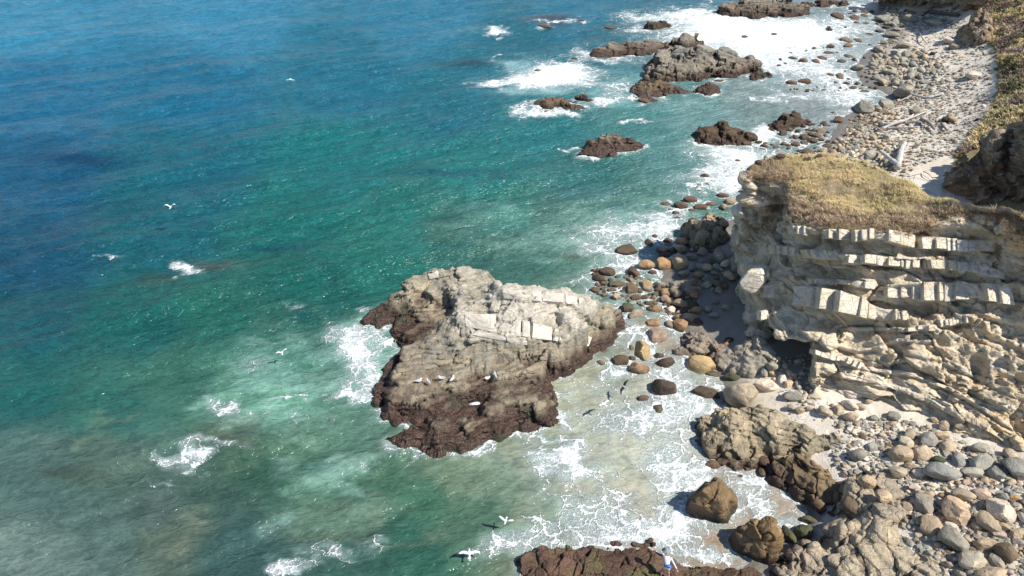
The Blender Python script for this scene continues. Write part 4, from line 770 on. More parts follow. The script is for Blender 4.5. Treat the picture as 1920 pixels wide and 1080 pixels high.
# scrubby rubble of the right-hand face is in the face mesh
# ---- right-hand dark cliff and top cliff
def simple_cliff(name, label, cols, res, mat, amp, seed):
    fn = net(cols); A = cat1(fn, seg_counts(fn, res)); A = cat1(A.transpose(1, 0, 2), seg_counts(fn.transpose(1, 0, 2), res)).transpose(1, 0, 2)
    n = gnormals(A); n = n*(-np.sign(np.mean(n[..., 1]))); v = A.reshape(-1, 3)
    f1, f2, cid, fc = worley(v*np.array([.5, .5, .8])+.3*np.stack([fbm(v, .8, 2, seed), fbm(v, .8, 2, seed+1), 0*v[:, 0]], -1), seed)
    g1, g2, gid, gfc = worley(v*1.5, seed+3)
    d = amp*(1.2*fc+.9*(cid-.45)-.5*(1-sstep(0, .12, f2-f1))+.35*(gid-.5)+.9*fbm(v, .35, 4, seed+4)+.25*fbm(v, 2, 4, seed+5))
    v = v+n.reshape(-1, 3)*d[:, None]; Fx = grid_faces(A.shape[0], A.shape[1])[:, ::-1]; o = link(name, mesh_np(name, v, Fx), M[mat])
    c = v.mean(0); c[2] = 3; o.data.transform(Matrix.Translation(-Vector(c))); o.location = c
    bvhs.append(BVHTree.FromPolygons([Vector(a) for a in v], [tuple(f) for f in Fx])); tag(o, label, 'cliff'); return o
simple_cliff('rock_cliff', 'shaded ochre cliff below the green slope, across the sand from the grassy headland',
 [[(1783,316,3.9),(1785,322,3.6),(1784,328,3.3),(1783,335,2.4)],[(1808,302,5.0),(1806,325,4.3),(1803,345,3.6),(1798,365,2.6)],[(1840,279,5.6),(1838,315,5.2),(1835,350,4.2),(1828,386,2.4)],
  [(1870,254,6.8),(1868,300,6.4),(1868,345,4.7),(1862,397,2.4)],[(1900,230,7.8),(1900,280,6.6),(1898,340,5.2),(1895,410,2.4)],[(1965,235,13),(1955,290,10),(1950,350,6.5),(1945,430,2.5)],[(2060,270,16),(2040,340,12),(2020,430,7),(2005,530,2.5)],[(2200,300,18),(2150,400,13),(2100,520,8),(2080,640,3)]], .11, 'cliff', .75, 91)  # columns beyond the right edge: unseen tall mass added to shade the notch
simple_cliff('rock_cliff', 'dark cliff in shade behind the log at the top of the beach',
 [[(1636,-25,4),(1640,-12,2.5),(1648,7,-.3)],[(1680,-38,5),(1675,-12,3),(1672,9,.3)],[(1720,-62,7.5),(1715,-22,4.6),(1712,15,.8)],[(1770,-70,8.5),(1768,-22,5.6),(1760,27,1.3)],[(1820,-75,10),(1813,-24,6.6),(1800,30,2.2)],[(1890,-70,12),(1870,-25,8.5),(1835,24,3.5)]], .25, 'cliff', 1.2, 95)
# ================================================================ BOULDERS
TC = {'t': (.43, .34, .235), 'o': (.38, .235, .125), 'g': (.29, .27, .22), 'd': (.04, .030, .023), 'r': (.085, .045, .033), 'w': (.60, .53, .43), 'k': (.045, .065, .03), 'b': (.29, .28, .245), 'y': (.38, .27, .13), 'p': (.40, .31, .25), 'n': (.16, .11, .065), 'a': (.36, .335, .265)}
TN = {'t': 'tan', 'o': 'orange-stained', 'g': 'grey', 'd': 'dark wet', 'r': 'red-brown wet', 'w': 'whitish', 'k': 'green algae-covered', 'b': 'blue-grey', 'y': 'golden', 'p': 'pinkish-grey', 'n': 'brown', 'a': 'pale greenish'}
def boulder_mesh(seed, sub=4, cuts=10, angular=.9):
    bm = bmesh.new(); bmesh.ops.create_icosphere(bm, subdivisions=sub, radius=1.0); V = np.array([v.co[:] for v in bm.verts]); F = np.array([[v.index for v in f.verts] for f in bm.faces]); bm.free()
    r = np.random.RandomState(seed)
    for k in range(cuts):
        nrm = r.normal(size=3); nrm /= np.linalg.norm(nrm); d = r.uniform(.42, .80); e = V@nrm-d
        V = V-np.where(e > 0, e, 0)[:, None]*nrm*angular*r.uniform(.7, 1)
    nv = V/np.linalg.norm(V, axis=1)[:, None]
    V = V+nv*(.05*fbm(V, 1.1, 3, seed)+.022*fbm(V, 4, 3, seed+1))[:, None]
    if sub >= 4:
        f1, f2, cid, fc = worley(V*1.3, seed); V = V-nv*(.045*(1-sstep(0, .07, f2-f1)))[:, None]
    ext = np.abs(V).max(0); V = V/ext
    me = mesh_np('boulder', V, F); me.set_sharp_from_angle(angle=math.radians(24)); return me
BMS = [boulder_mesh(100+i, 4, 8+i % 5, (1.0, .9, .75)[i % 3]) for i in range(12)]
BML = [boulder_mesh(200+i, 3, 8, (.9, .6)[i % 2]) for i in range(8)]
for m in BMS+BML: m.materials.append(M['boulder'])
BMW = [m.copy() for m in BMS[:8]]; BLW = [m.copy() for m in BML[:6]]
for m in BMW+BLW: m.materials.clear(); m.materials.append(M['wetboulder'])
PLACED = []
def surface_at(px, py, dz=0):
    """height of ground or of any rock sheet under this pixel"""
    g = on_ground(px, py)
    d = Vector(P(px, py, 0))-CAMV; d.normalize(); best = (Vector(g)-CAMV).length; hit = Vector(g)
    for b in bvhs:
        h = b.ray_cast(CAMV, d)
        if h[0] is not None and h[3] < best and h[1].z*(-1 if h[1].dot(d) > 0 else 1) > .25: best = h[3]; hit = h[0]
    return hit
BRND = random.Random(77)
def boulder(px, py, w_, h_, typ, ang=0, name='boulder', rise=.75, mesh=None, low=None, jcol=.12, sink=.22, lift=0):
    foot = surface_at(px, min(py+h_*.18, 1075)); s_ = ppm(foot)
    W = w_/s_; a_ = math.atan2(CAMH-foot.z, math.hypot(foot.x, foot.y)); Hh = rise*math.sqrt(max(w_*h_, 1))/s_
    vis = h_/s_
    D2 = vis**2-(Hh*math.cos(a_))**2
    if D2 < (.55*W*math.sin(a_))**2: Hh = min(Hh, .8*vis/math.cos(a_)); D2 = max(vis**2-(Hh*math.cos(a_))**2, (.5*vis)**2)
    D = min(max(math.sqrt(D2)/math.sin(a_), .5*W), 1.8*W)
    rg = BRND
    if low is None: low = w_ < 13
    wetset = foot.z < .75 and typ in 'drkontp'
    me = mesh or ((BLW if wetset else BML) if low else (BMW if wetset else BMS))[rg.randrange(6 if low else 8)]
    o = bpy.data.objects.new(name, me); COL.objects.link(o)
    z = max(foot.z, -.15)+Hh*.5-Hh*sink+lift
    c = P(px, py, z)
    o.location = c; o.scale = (W/2, D/2, Hh*.56)
    o.rotation_euler = (rg.uniform(-.15, .15), rg.uniform(-.15, .15), math.radians(ang)+rg.choice((0, math.pi))+rg.uniform(-.12, .12))
    c0 = TC[typ]; f = 1+rg.uniform(-jcol, jcol); g = rg.uniform(-.06, .06)
    o.color = (c0[0]*f*(1+g), c0[1]*f, c0[2]*f*(1-g), 1)
    if name in ('cobble', 'beach_stone', 'wet_stone'): o['typ'] = typ
    if foot.z < .5: ROCKS.append(([(c[0]+W*.5*math.cos(t_), c[1]+D*.5*math.sin(t_)) for t_ in [k*math.pi/3 for k in range(6)]], .75))
    PLACED.append((px, py, max(w_, h_)*.5)); return o
BT = """1321 331 18 10 d;1334 340 14 5 d;1308 347 14 8 d;1327 347 12 7 d;1312 358 16 5 d;1354 367 28 10 r;1249 382 24 12 r;1295 376 30 15 r 20;1277 387 30 15 r;1312 389 28 11 r;1335 382 26 11 n;1297 395 16 7 d;1268 400 17 12 r;1270 410 15 9 r;1257 393 12 6 r;1369 378 26 17 t;1358 388 18 16 t;1385 397 34 34 w;
1227 444 12 9 d;1217 457 15 17 d;1253 452 18 12 d;1281 445 10 6 o;1278 455 26 18 o;1241 465 22 18 p;1260 470 18 14 k;1276 468 26 18 t;1173 467 50 23 d;1247 478 28 12 r;1212 499 34 22 o 15;1243 495 32 24 o;1273 492 34 32 t;1317 473 24 16 g;1297 483 22 14 g;1347 480 24 34 g;1382 493 34 36 g;1360 495 28 13 w 40;1330 492 22 14 n;1312 500 20 12 g;
1121 521 17 24 d 60;1140 510 36 16 d;1145 525 10 8 d;1188 511 24 23 r;1224 512 17 11 d;1282 514 22 13 t;1162 532 34 16 n;1116 544 19 13 r;1145 544 17 10 n;1182 543 30 22 n;1210 535 25 20 y;1215 543 22 12 t;1229 532 15 10 k;1250 549 40 14 o;1302 553 20 17 o;1167 547 14 8 k;1168 556 15 7 n;1190 559 26 12 n;1248 563 20 18 t;1277 570 33 19 t;1217 568 24 12 k;1231 579 34 21 o;1258 581 20 16 w;1305 582 24 18 o;1298 595 40 22 p;1275 608 30 29 o;1255 610 16 18 t;1176 577 24 18 k;1193 590 36 20 t 35;1223 607 27 17 o;1230 630 42 31 p;1208 655 33 48 y;1310 603 18 14 d;1365 576 26 12 g;1340 591 22 10 g;1328 580 16 12 g;1341 567 16 10 g;1365 638 22 10 d;
1185 653 16 20 n;1162 676 34 20 d;1186 672 16 12 d;1202 690 46 25 o;1252 679 42 25 d;1238 667 22 14 k;1310 682 60 41 y -28;1340 702 35 10 k;1332 665 10 7 d;1343 673 15 14 d;1250 727 58 38 d -28;1328 736 58 31 d -8;1205 747 26 15 r;1235 768 26 30 k;1377 706 36 14 k;1394 736 74 60 t;1438 723 46 27 w -12;
1433 697 16 18 g;1449 699 18 18 t;1447 687 24 16 g;1467 709 18 22 w;1478 720 22 14 t;1451 711 9 9 t;1487 741 44 20 b -25;1460 673 9 8 t;1467 678 9 9 t;1461 685 12 12 g;1472 687 14 12 t;1463 692 11 11 t;1480 700 14 13 t;1490 705 12 10 t;1483 711 12 9 w;1495 720 14 14 t;1502 735 10 8 w;1510 742 12 11 w;1515 753 12 10 w;1484 765 16 14 g;1500 768 22 14 t;1520 765 22 10 t;1547 772 27 24 t;1565 759 18 9 w;1572 770 22 20 t;1592 761 34 17 w -40;1598 780 34 22 t;1640 783 20 12 g;1630 753 20 11 t;1615 763 22 14 t;1677 778 30 21 g;
1752 787 15 13 t;1771 799 26 18 t;1803 801 26 16 t;1810 817 10 8 g;1637 782 18 12 g;1607 794 11 9 t;1663 800 8 7 g;1683 808 10 9 g;1675 822 17 9 b;1707 815 28 20 t;1700 827 32 28 a;1742 825 42 27 b;1767 818 30 16 t;1778 836 34 25 t;1687 852 48 31 t;1730 850 42 32 t;1760 862 27 16 k;1798 863 25 27 b;1840 864 54 36 a;1840 841 38 20 g;1893 853 23 23 t;1635 837 24 18 b;1610 851 36 27 g;1683 884 34 25 t;1722 886 25 18 w;1708 873 24 14 t;1767 886 68 39 b;1823 887 44 18 a;1868 889 35 27 b;1905 881 46 42 b;1848 888 10 9 o;
1747 910 19 11 w;1715 915 26 14 w;1733 943 40 41 g -30;1806 928 48 26 t;1840 925 36 24 p;1889 918 14 12 b;1903 933 23 12 o;1800 960 58 58 t;1882 955 54 50 w;1852 980 42 42 t;1748 983 47 46 t;1723 972 22 21 g;1787 1011 56 45 g;1781 984 20 16 w;1832 985 21 20 t;1905 1001 34 18 t;1873 1003 28 14 p;1848 1022 50 20 t;1860 1023 17 19 g;1887 1033 42 44 n;1825 1048 60 42 a;1868 1052 25 30 g;1858 1079 68 24 t;1903 948 18 12 g;1918 972 16 26 w;1910 1018 24 14 g;1820 998 14 12 p;1772 930 22 12 o;1710 980 12 10 w;1759 1003 10 9 t;1740 1012 24 12 g;
1402 880 20 15 r;1427 886 22 22 d;1337 872 34 12 r;1391 893 18 10 d;1433 865 22 20 r;1287 807 16 8 p;1478 1003 24 40 k;1506 998 42 32 k;1518 975 32 13 k;1596 948 32 32 n;1570 935 20 24 n;1625 905 38 26 t;1655 930 30 24 t;
1395 72 20 11 d;1449 65 16 5 d;1481 91 18 7 d;1572 31 29 12 r;1602 21 12 6 d;1594 27 11 7 d;1601 34 21 11 r;1622 24 19 9 d;1620 30 18 8 r;1633 22 12 6 d;1606 43 11 5 d;1622 44 16 6 r;1645 45 7 5 d;1556 53 10 8 d;1585 51 5 4 d;1662 51 14 6 d;1650 59 17 6 d;1683 55 13 7 g;1673 66 27 13 g;1630 64 18 4 d;1587 76 25 12 n;1608 77 18 8 n;1592 86 21 9 n;1655 35 33 12 g;1657 80 14 9 g;1632 85 12 5 d;1647 93 18 14 g;1557 88 16 9 r;1553 101 25 10 r;1567 101 12 7 r;1592 105 22 8 k;1477 101 18 5 d;1487 110 19 8 r;1505 115 18 12 n;1518 110 15 6 r;1530 117 13 11 n;1540 110 18 10 r;1505 131 8 6 d;1578 115 18 8 k;1608 127 27 13 g;1637 122 14 11 g;1603 112 10 8 d;1555 142 18 10 r;1574 144 17 15 n;1547 147 9 5 d;1533 148 6 4 d;1482 156 25 11 r;1508 154 28 11 r;1568 155 11 5 d;1587 157 13 7 d;1607 157 12 8 d;1600 165 16 6 d;1613 167 12 5 d;1623 172 25 6 d;1632 164 10 5 d;1643 165 9 6 d;1545 169 12 4 d;1694 172 43 26 g;
1707 36 24 15 g;1753 43 25 14 a;1772 36 11 7 g;1782 40 8 5 g;1785 76 34 17 w;1793 87 29 12 g;1695 86 27 14 g;1682 100 18 16 g;1700 100 21 15 g;1693 111 18 9 a;1715 113 14 7 g;1748 100 9 7 d;1826 141 36 12 w;1678 78 14 8 g;1617 200 33 31 g;1660 196 27 18 g;1645 205 18 12 t;1661 211 16 11 t;1673 212 13 10 t;1720 206 22 12 g;1711 213 13 7 d;1775 225 18 12 d;1785 225 15 14 o;1833 224 9 7 d;1633 291 36 22 g;1735 153 24 7 g;
1572 225 22 13 r;1560 212 10 6 d;1537 246 24 9 o;1497 246 13 9 r;1467 250 18 11 d;1492 257 12 10 r;1507 258 19 12 r;1532 255 19 11 r;1525 264 19 13 r;1540 262 13 9 o;1492 271 19 10 r;1506 269 18 9 r;1468 270 12 8 r;1422 267 15 9 d;1434 274 16 8 d;1434 269 11 5 d;1455 277 19 6 d;1399 269 21 9 d;1448 272 10 5 d;1514 286 23 16 r;1492 290 10 7 r;1465 293 20 8 r;1545 284 16 13 t;1429 280 14 4 d;1383 302 12 6 d;1373 312 10 5 d;1359 324 8 5 d;1423 305 17 9 d;1405 316 9 5 d;1515 228 14 9 d;1548 273 18 11 r;
1087 39 29 6 r;1023 50 27 7 r;1145 52 28 5 r;1008 134 28 5 d;1078 110 14 5 d;928 160 7 4 d;942 160 8 4 d;956 161 8 4 d;1024 211 18 9 n;1209 189 26 8 r;1098 672 26 20 n;1125 682 20 12 n;1348 152 24 6 r"""
LM = {'large grey sea stack': (1300,120), 'foam-ringed brown rock': (1045,195), 'humped tan offshore rock': (1145,272), 'craggy dark rock': (1360,250), 'green-crested dark rock': (1475,230), 'big surf at the top': (1440,60), 'grassy headland tip': (1405,330), 'cracked tan outcrop': (1320,430), 'flat veined slab': (1275,533), 'shaded cove': (1365,600), 'pinkish outcrop': (1305,642), 'grey streaked slab': (1400,665), 'cobble cave': (1485,700), 'big buff ledge': (1420,800), 'algae ledge': (1500,905), 'fractured bedrock': (1600,990), 'rock island': (1100,620), 'foot of the layered cliff': (1700,770), 'far right of the south beach': (1880,850), 'bottom right corner': (1890,1060), 'white driftwood pile': (1700,235), 'forked white log': (1680,295), 'brown log': (1720,20), 'wedge-shaped sea rock': (1425,142), 'crumbly outcrop': (1835,50), 'thin top reef': (1550,5), 'big split tan boulder': (1800,960), 'round dark boulder': (1694,172), 'upper beach gap': (1720,110), 'tidal flat': (1600,100)}
entries = []
for e in BT.replace('\n', '').split(';'):
    q = e.split()
    if len(q) >= 5: entries.append((float(q[0]), float(q[1]), float(q[2]), float(q[3]), q[4], float(q[5]) if len(q) > 5 else 0))
labs = {}
def make_label(px, py, w_, h_, typ):
    k, (lx, ly) = min(LM.items(), key=lambda kv: math.hypot(kv[1][0]-px, (kv[1][1]-py)*1.3))
    dx, dy = px-lx, py-ly; rel = ('right of' if dx > 0 else 'left of') if abs(dx) > abs(dy)*1.2 else ('in front of' if dy > 0 else 'behind')
    if math.hypot(dx, dy) < 9: rel = 'at'
    sz = 'big' if w_*h_ > 1500 else 'medium' if w_*h_ > 420 else 'small' if w_*h_ > 110 else 'tiny'
    asp = w_/max(h_, 1); shp = 'slab-like ' if asp > 2.2 else 'long ' if asp > 1.6 else 'blocky ' if asp < 1.05 else ''
    return f"{sz} {shp}{TN[typ]} boulder {rel} the {k}", math.hypot(dx, dy)
LABD = []
for (px, py, w_, h_, typ, ang) in entries:
    wet = typ in 'drk' or False
    o = boulder(px, py, w_, h_, typ, ang, 'wet_rock' if typ in 'dr' else 'boulder')
    l, d = make_label(px, py, w_, h_, typ); labs.setdefault(l, []).append((d, o, px, py)); o['category'] = 'boulder'
ORD = ['', 'second', 'third', 'fourth', 'fifth', 'sixth', 'seventh', 'eighth', 'ninth', 'tenth', 'eleventh', 'twelfth', 'thirteenth', 'fourteenth']
for l, lst in labs.items():
    lst.sort(key=lambda a: a[0])
    for i, (d, o, px, py) in enumerate(lst):
        o['label'] = l if len(lst) == 1 else (l+', nearest to it' if i == 0 else l+', '+(ORD[i] if i < len(ORD) else 'farther')+' nearest to it')
        o['group'] = 'dark wet rocks in the surf' if o.name.startswith('wet') else 'boulders along the shore'
# two tall boulders in the surf (own meshes)
def hero(px_pts, ztop, name, label, col, seed, apex):
    """tall boulder: lofted rings from its waterline outline up to an off-centre crown"""
    base = np.array([P(a, b, c)[:2] for a, b, c in px_pts]); n = len(base); c = base.mean(0); N = 96
    ang = np.linspace(0, 2*np.pi, N, endpoint=False); per = np.concatenate([base, base[:1]])
    # sample outline by polar angle
    ba = np.arctan2(base[:, 1]-c[1], base[:, 0]-c[0]); br = np.hypot(base[:, 0]-c[0], base[:, 1]-c[1]); o_ = np.argsort(ba); ba = ba[o_]; br = br[o_]
    r = np.interp(ang, np.concatenate([ba-2*np.pi, ba, ba+2*np.pi]), np.tile(br, 3))
    ap = P(*apex); V = []; K = 46
    for k in range(K):
        t = k/(K-1); ph = t*math.pi*.5
        rr = math.cos(ph)**.62*(1+.06*math.sin(t*9)); zz = -.7+(ztop+.7)*(math.sin(ph)**.95)
        cc = c+(ap[:2]-c)*t*.8
        for j in range(N): V.append((cc[0]+math.cos(ang[j])*r[j]*max(rr, .002), cc[1]+math.sin(ang[j])*r[j]*max(rr, .002), zz))
    V = np.array(V); i = np.arange(K*N).reshape(K, N); Fq = np.stack([i[:-1], np.roll(i[:-1], -1, 1), np.roll(i[1:], -1, 1), i[1:]], -1).reshape(-1, 4)
    c3 = np.array([c[0], c[1], ztop*.45]); rs = np.random.RandomState(seed); ex = np.array([r.mean(), r.mean(), ztop*.6])
    for k in range(9):
        nr = rs.normal(size=3); nr[2] = abs(nr[2])*.8; nr /= np.linalg.norm(nr); e = ((V-c3)/ex)@nr-rs.uniform(.68, .9); V = V-np.where(e > 0, e, 0)[:, None]*nr*ex*.85
    nv = (V-c3)/np.linalg.norm(V-c3, axis=1)[:, None]
    f1, f2, cid, fc = worley(V*.9, seed); V = V+nv*(.30*fc+.09*fbm(V, .8, 4, seed)+.05*fbm(V, 3, 4, seed+1)-.09*(1-sstep(0, .08, f2-f1)))[:, None]
    o = link(name, mesh_np(name, V, Fq), M[col]); o.data.transform(Matrix.Translation((-c[0], -c[1], 0))); o.location = (c[0], c[1], 0)
    tag(o, label, 'boulder', 'two tall brown boulders in the surf'); ROCKS.append(([tuple(b) for b in base], .85))
M['hero'] = rock_mat('rusty_brown_boulder_rock', (.24, .155, .07), (.17, .12, .065), (.30, .20, .11), (.07, .045, .028), 1.0, (.6, .3, .4), 2.0, .8, .10, .2, 1.5)
M['hero2'] = rock_mat('golden_tan_boulder_rock', (.29, .20, .095), (.22, .14, .06), (.37, .29, .18), (.08, .05, .03), 1.0, (.9, .3, .9), 3.0, .8, .10, .2, 1.4)
hero([(1284,950,0),(1296,970,0),(1325,992,0),(1345,990,0),(1372,968,0),(1383,948,0),(1383,925,.7),(1370,912,1.0),(1345,900,1.6),(1318,893,1.8),(1300,925,.5)], 2.6, 'surf_boulder', 'rusty brown rounded boulder with a peaked top standing in the foam, left of its neighbour', 'hero', 301, (1322,905,2.5))
hero([(1373,1012,0),(1376,1030,0),(1405,1045,0),(1440,1058,0),(1470,1050,.1),(1480,1025,.4),(1472,1000,.9),(1460,978,1.3),(1430,966,1.8),(1402,962,2.0),(1390,985,.8)], 2.6, 'surf_boulder', 'golden-brown faceted boulder in the foam, nearest the camera and right of its twin', 'hero2', 305, (1425,985,2.5))
# ---- cobbles scattered where the photograph shows beds of them
ZN = [([(1560,262),(1640,252),(1690,262),(1690,300),(1676,318),(1640,318),(1600,300),(1560,290)], 95, 8, 19, 'tttgwa', 'cobble', 'rounded pale cobble packed in the bed behind the grassy headland', 'pale cobbles behind the headland', .62),
 ([(1590,218),(1650,208),(1700,214),(1700,240),(1640,252),(1585,255)], 45, 6, 14, 'ttgon', 'cobble', 'tan and brown cobble between the tide and the white driftwood pile', 'cobbles left of the driftwood', .6),
 ([(1640,100),(1720,88),(1770,120),(1740,195),(1700,160),(1650,155),(1625,130)], 170, 5, 16, 'ggabtg', 'beach_stone', 'grey stone on the upper beach above the dark round boulder', 'grey stones of the upper beach', .55),
 ([(1655,14),(1700,14),(1745,26),(1745,40),(1690,47),(1655,44)], 45, 6, 15, 'ggab', 'beach_stone', 'grey-green stone in the heap at the far end of the beach', 'stones at the far end of the beach', .55),
 ([(1690,895),(1930,890),(1930,1085),(1800,1085),(1700,1010)], 150, 8, 28, 'tgwpbta', 'cobble', 'stone wedged among the big boulders at the bottom right', 'stones between the bottom right boulders', .6),
 ([(1560,790),(1700,780),(1830,850),(1760,850),(1620,820)], 45, 6, 16, 'tgtw', 'beach_stone', 'half-buried stone in the pale sand under the layered cliff', 'half-buried stones in the sand', .9),
 ([(1290,465),(1340,465),(1385,515),(1345,548),(1305,540),(1285,505)], 24, 11, 24, 'ggtn', 'cobble', 'shaded block in the dark gap between outcrop and headland', 'shaded blocks by the headland foot', .55),
 ([(1450,672),(1466,670),(1522,752),(1510,760)], 18, 7, 12, 'ttw', 'cobble', 'sunlit cobble at the mouth of the small cave', 'cobbles at the cave mouth', .6),
 ([(1468,668),(1520,665),(1522,735),(1500,712)], 22, 8, 16, 'gg', 'cobble', 'dark shaded cobble inside the small cave', 'cobbles inside the cave', .6),
 ([(1110,505),(1200,520),(1300,560),(1310,610),(1200,570),(1120,550)], 90, 9, 27, 'nnkrttop', 'wet_stone', 'small wet brown stone in the tidal channel right of the rock island', 'wet stones in the channel', .55),
 ([(1480,235),(1560,228),(1565,292),(1500,300),(1470,270)], 34, 6, 13, 'rrrdo', 'wet_stone', 'small red-brown stone awash beyond the grassy headland', 'red-brown stones beyond the headland', .6),
 ([(1450,95),(1560,80),(1640,110),(1640,175),(1560,190),(1470,170)], 60, 4, 9, 'ddrn', 'wet_stone', 'tiny dark stone in the shallow foam off the upper beach', 'tiny dark stones in the shallows', .9),
 ([(1220,440),(1280,400),(1330,380),(1350,350),(1420,300),(1300,330),(1230,420)], 14, 4, 8, 'dd', 'wet_stone', 'tiny dark stone in the foam left of the headland', 'tiny dark stones left of the headland', 1.0)]
grp_short = {'pale cobbles behind the headland': 'in the cobble bed', 'cobbles left of the driftwood': 'near the tide', 'grey stones of the upper beach': 'on the upper beach', 'stones at the far end of the beach': 'in the far heap', 'stones between the bottom right boulders': 'wedged', 'half-buried stones in the sand': 'half buried', 'shaded blocks by the headland foot': 'in shade', 'cobbles at the cave mouth': 'sunlit', 'cobbles inside the cave': 'in shade', 'wet stones in the channel': 'awash', 'red-brown stones beyond the headland': 'awash', 'tiny dark stones in the shallows': 'in foam', 'tiny dark stones left of the headland': 'in foam'}
for poly, cnt, s0, s1, ty, nm, lab, grp, sp in ZN:
    xs = [p[0] for p in poly]; ys = [p[1] for p in poly]; k = 0; tr = 0
    while k < cnt and tr < cnt*40:
        tr += 1; x = BRND.uniform(min(xs), max(xs)); y = BRND.uniform(min(ys), max(ys)); s_ = s0+(s1-s0)*BRND.random()**1.7
        if not bool(inpoly(np.array(x), np.array(y), poly)): continue
        if any(abs(x-a) < (s_*.5+r)*sp*1.1 and abs(y-b) < (s_*.4+r)*sp*.8 for a, b, r in PLACED): continue
        o = boulder(x, y, s_, s_*BRND.uniform(.55, .85), BRND.choice(ty), BRND.uniform(-40, 40), nm, low=s_ < 15, jcol=.2)
        
        kw = 'cobble' if nm == 'cobble' else 'stone'; tag(o, make_label(x, y, s_, s_*.7, o['typ'])[0].replace('boulder', kw)+', '+grp_short[grp], kw, grp); del o['typ']; k += 1
# ---- pebbles too many to count
def merge_scatter(name, pts, sizes, cols, base, mat, flat=.6, kind='stuff', label=None, smooth=False):
    V0, F0 = base; n = len(pts); r = np.random.RandomState(9); a = r.uniform(0, 6.28, n); ca, sa = np.cos(a), np.sin(a)
    sc = np.stack([sizes, sizes*r.uniform(.6, 1, n), sizes*flat*r.uniform(.7, 1.1, n)], -1)
    L = V0[None]*sc[:, None]; X = L[..., 0]*ca[:, None]-L[..., 1]*sa[:, None]; Y = L[..., 0]*sa[:, None]+L[..., 1]*ca[:, None]
    V = np.stack([X, Y, L[..., 2]], -1)+pts[:, None]; Fm = (F0[None]+(np.arange(n)*len(V0))[:, None, None]).reshape(-1, F0.shape[1])
    me = mesh_np(name, V.reshape(-1, 3), Fm, smooth); add_attr(me, 'tint', np.repeat(cols, len(V0), 0), 'COLOR'); o = link(name, me, mat); tag(o, label, None, None, kind); return o
def ico(sub, seed):
    m = boulder_mesh(seed, sub, 6, .8); V = np.empty(len(m.vertices)*3); m.vertices.foreach_get('co', V); Fc = np.array([p.vertices[:] for p in m.polygons]); bpy.data.meshes.remove(m); return V.reshape(-1, 3), Fc
def tint_rock():
    s = NT('pebble_stone'); c = s.n('Attribute', {'attribute_name': 'tint'}).outputs['Color']; geo = s.n('NewGeometry'); n = s.noise(geo.outputs['Position'], 9, 4, .7)
    c = s.mix(s.mr(n, .4, .7, 0, .5), c, s.mix(.6, c, (.06, .05, .04))); return s.done(c, .85, s.n('Bump', None, Strength=.6, Distance=.05, Height=n).outputs[0], .3)
M['pebble'] = tint_rock()
def scatter_px(poly, n, seed, hi=None):
    r = np.random.RandomState(seed); xs = [p[0] for p in poly]; ys = [p[1] for p in poly]; out = []
    x = r.uniform(min(xs), max(xs), n*3); y = r.uniform(min(ys), max(ys), n*3); k = inpoly(x, y, poly); x = x[k][:n]; y = y[k][:n]
    z = np.full(len(x), 1.5)
    for _ in range(7):
        p = P(x, y, z); z = .4*z+.6*gz(p[:, 0], p[:, 1])
    return P(x, y, z)
PEB = [(GRAV, 5200, (.06, .30)), ([(1620,110),(1740,90),(1800,150),(1760,240),(1650,250),(1580,240)], 1600, (.08, .26)), ([(1560,780),(1700,790),(1960,880),(1960,1100),(1700,1100),(1560,860)], 2800, (.05, .27)), ([(1440,690),(1560,760),(1640,800),(1480,790)], 260, (.03, .10)), ([(1655,20),(1750,20),(1800,50),(1700,60)], 500, (.1, .3))]
pts = []; sz = []; cl = []
rs = np.random.RandomState(4); pal = np.array([TC[c] for c in 'tggwabpn'])
for i, (poly, n_, (a, b)) in enumerate(PEB):
    p = scatter_px(poly, n_, 500+i); p = p[p[:, 2] > .2]; s_ = a+(b-a)*rs.rand(len(p))**2.6; p[:, 2] += s_*.15; pts.append(p); sz.append(s_); c = pal[rs.randint(0, len(pal), len(p))]*rs.uniform(.7, 1.2, (len(p), 1)); cl.append(c)
merge_scatter('pebbles', np.concatenate(pts), np.concatenate(sz), np.concatenate(cl), ico(1, 5), M['pebble'], .65, 'stuff', 'small stones and pebbles scattered over the pale sand')
# ================================================================ GRASS AND SHRUBS
def tufts(name, P0, N0, hgt, cols, blades=7, spread=.5, wid=.022, seed=0, parent=None, label=None):
    r = np.random.RandomState(seed); n = len(P0); B = n*blades
    c = np.repeat(P0, blades, 0)+np.stack([r.normal(0, .07, B), r.normal(0, .07, B), 0*r.rand(B)], -1)
    h = np.repeat(hgt, blades)*r.uniform(.5, 1.15, B); a = r.uniform(0, 6.283, B); ln = r.uniform(.1, spread, B)
    d = np.stack([np.cos(a)*ln, np.sin(a)*ln, np.ones(B)], -1); d += np.array([-.12, .1, 0]); d /= np.linalg.norm(d, axis=1)[:, None]
    s_ = np.stack([-np.sin(a+r.uniform(-1, 1, B)), np.cos(a), 0*a], -1)*wid*np.repeat(hgt, blades)[:, None]*3.2
    m = c+d*(h*.55)[:, None]; t = c+d*h[:, None]+np.stack([np.cos(a)*h*.25, np.sin(a)*h*.25, -h*.08], -1)
    V = np.stack([c-s_, c+s_, m+s_*.8, m-s_*.8, t], 1).reshape(-1, 3); i = np.arange(B)*5
    Fq = np.concatenate([np.stack([i, i+1, i+2], -1), np.stack([i, i+2, i+3], -1), np.stack([i+3, i+2, i+4], -1)])
    me = mesh_np(name, V, Fq, False); cc = np.repeat(cols, blades, 0)*r.uniform(.75, 1.25, (B, 1)); add_attr(me, 'tint', np.repeat(cc, 5, 0), 'COLOR')
    o = link(name, me, M['leaf']); tag(o, label, None, None, 'stuff'); return o
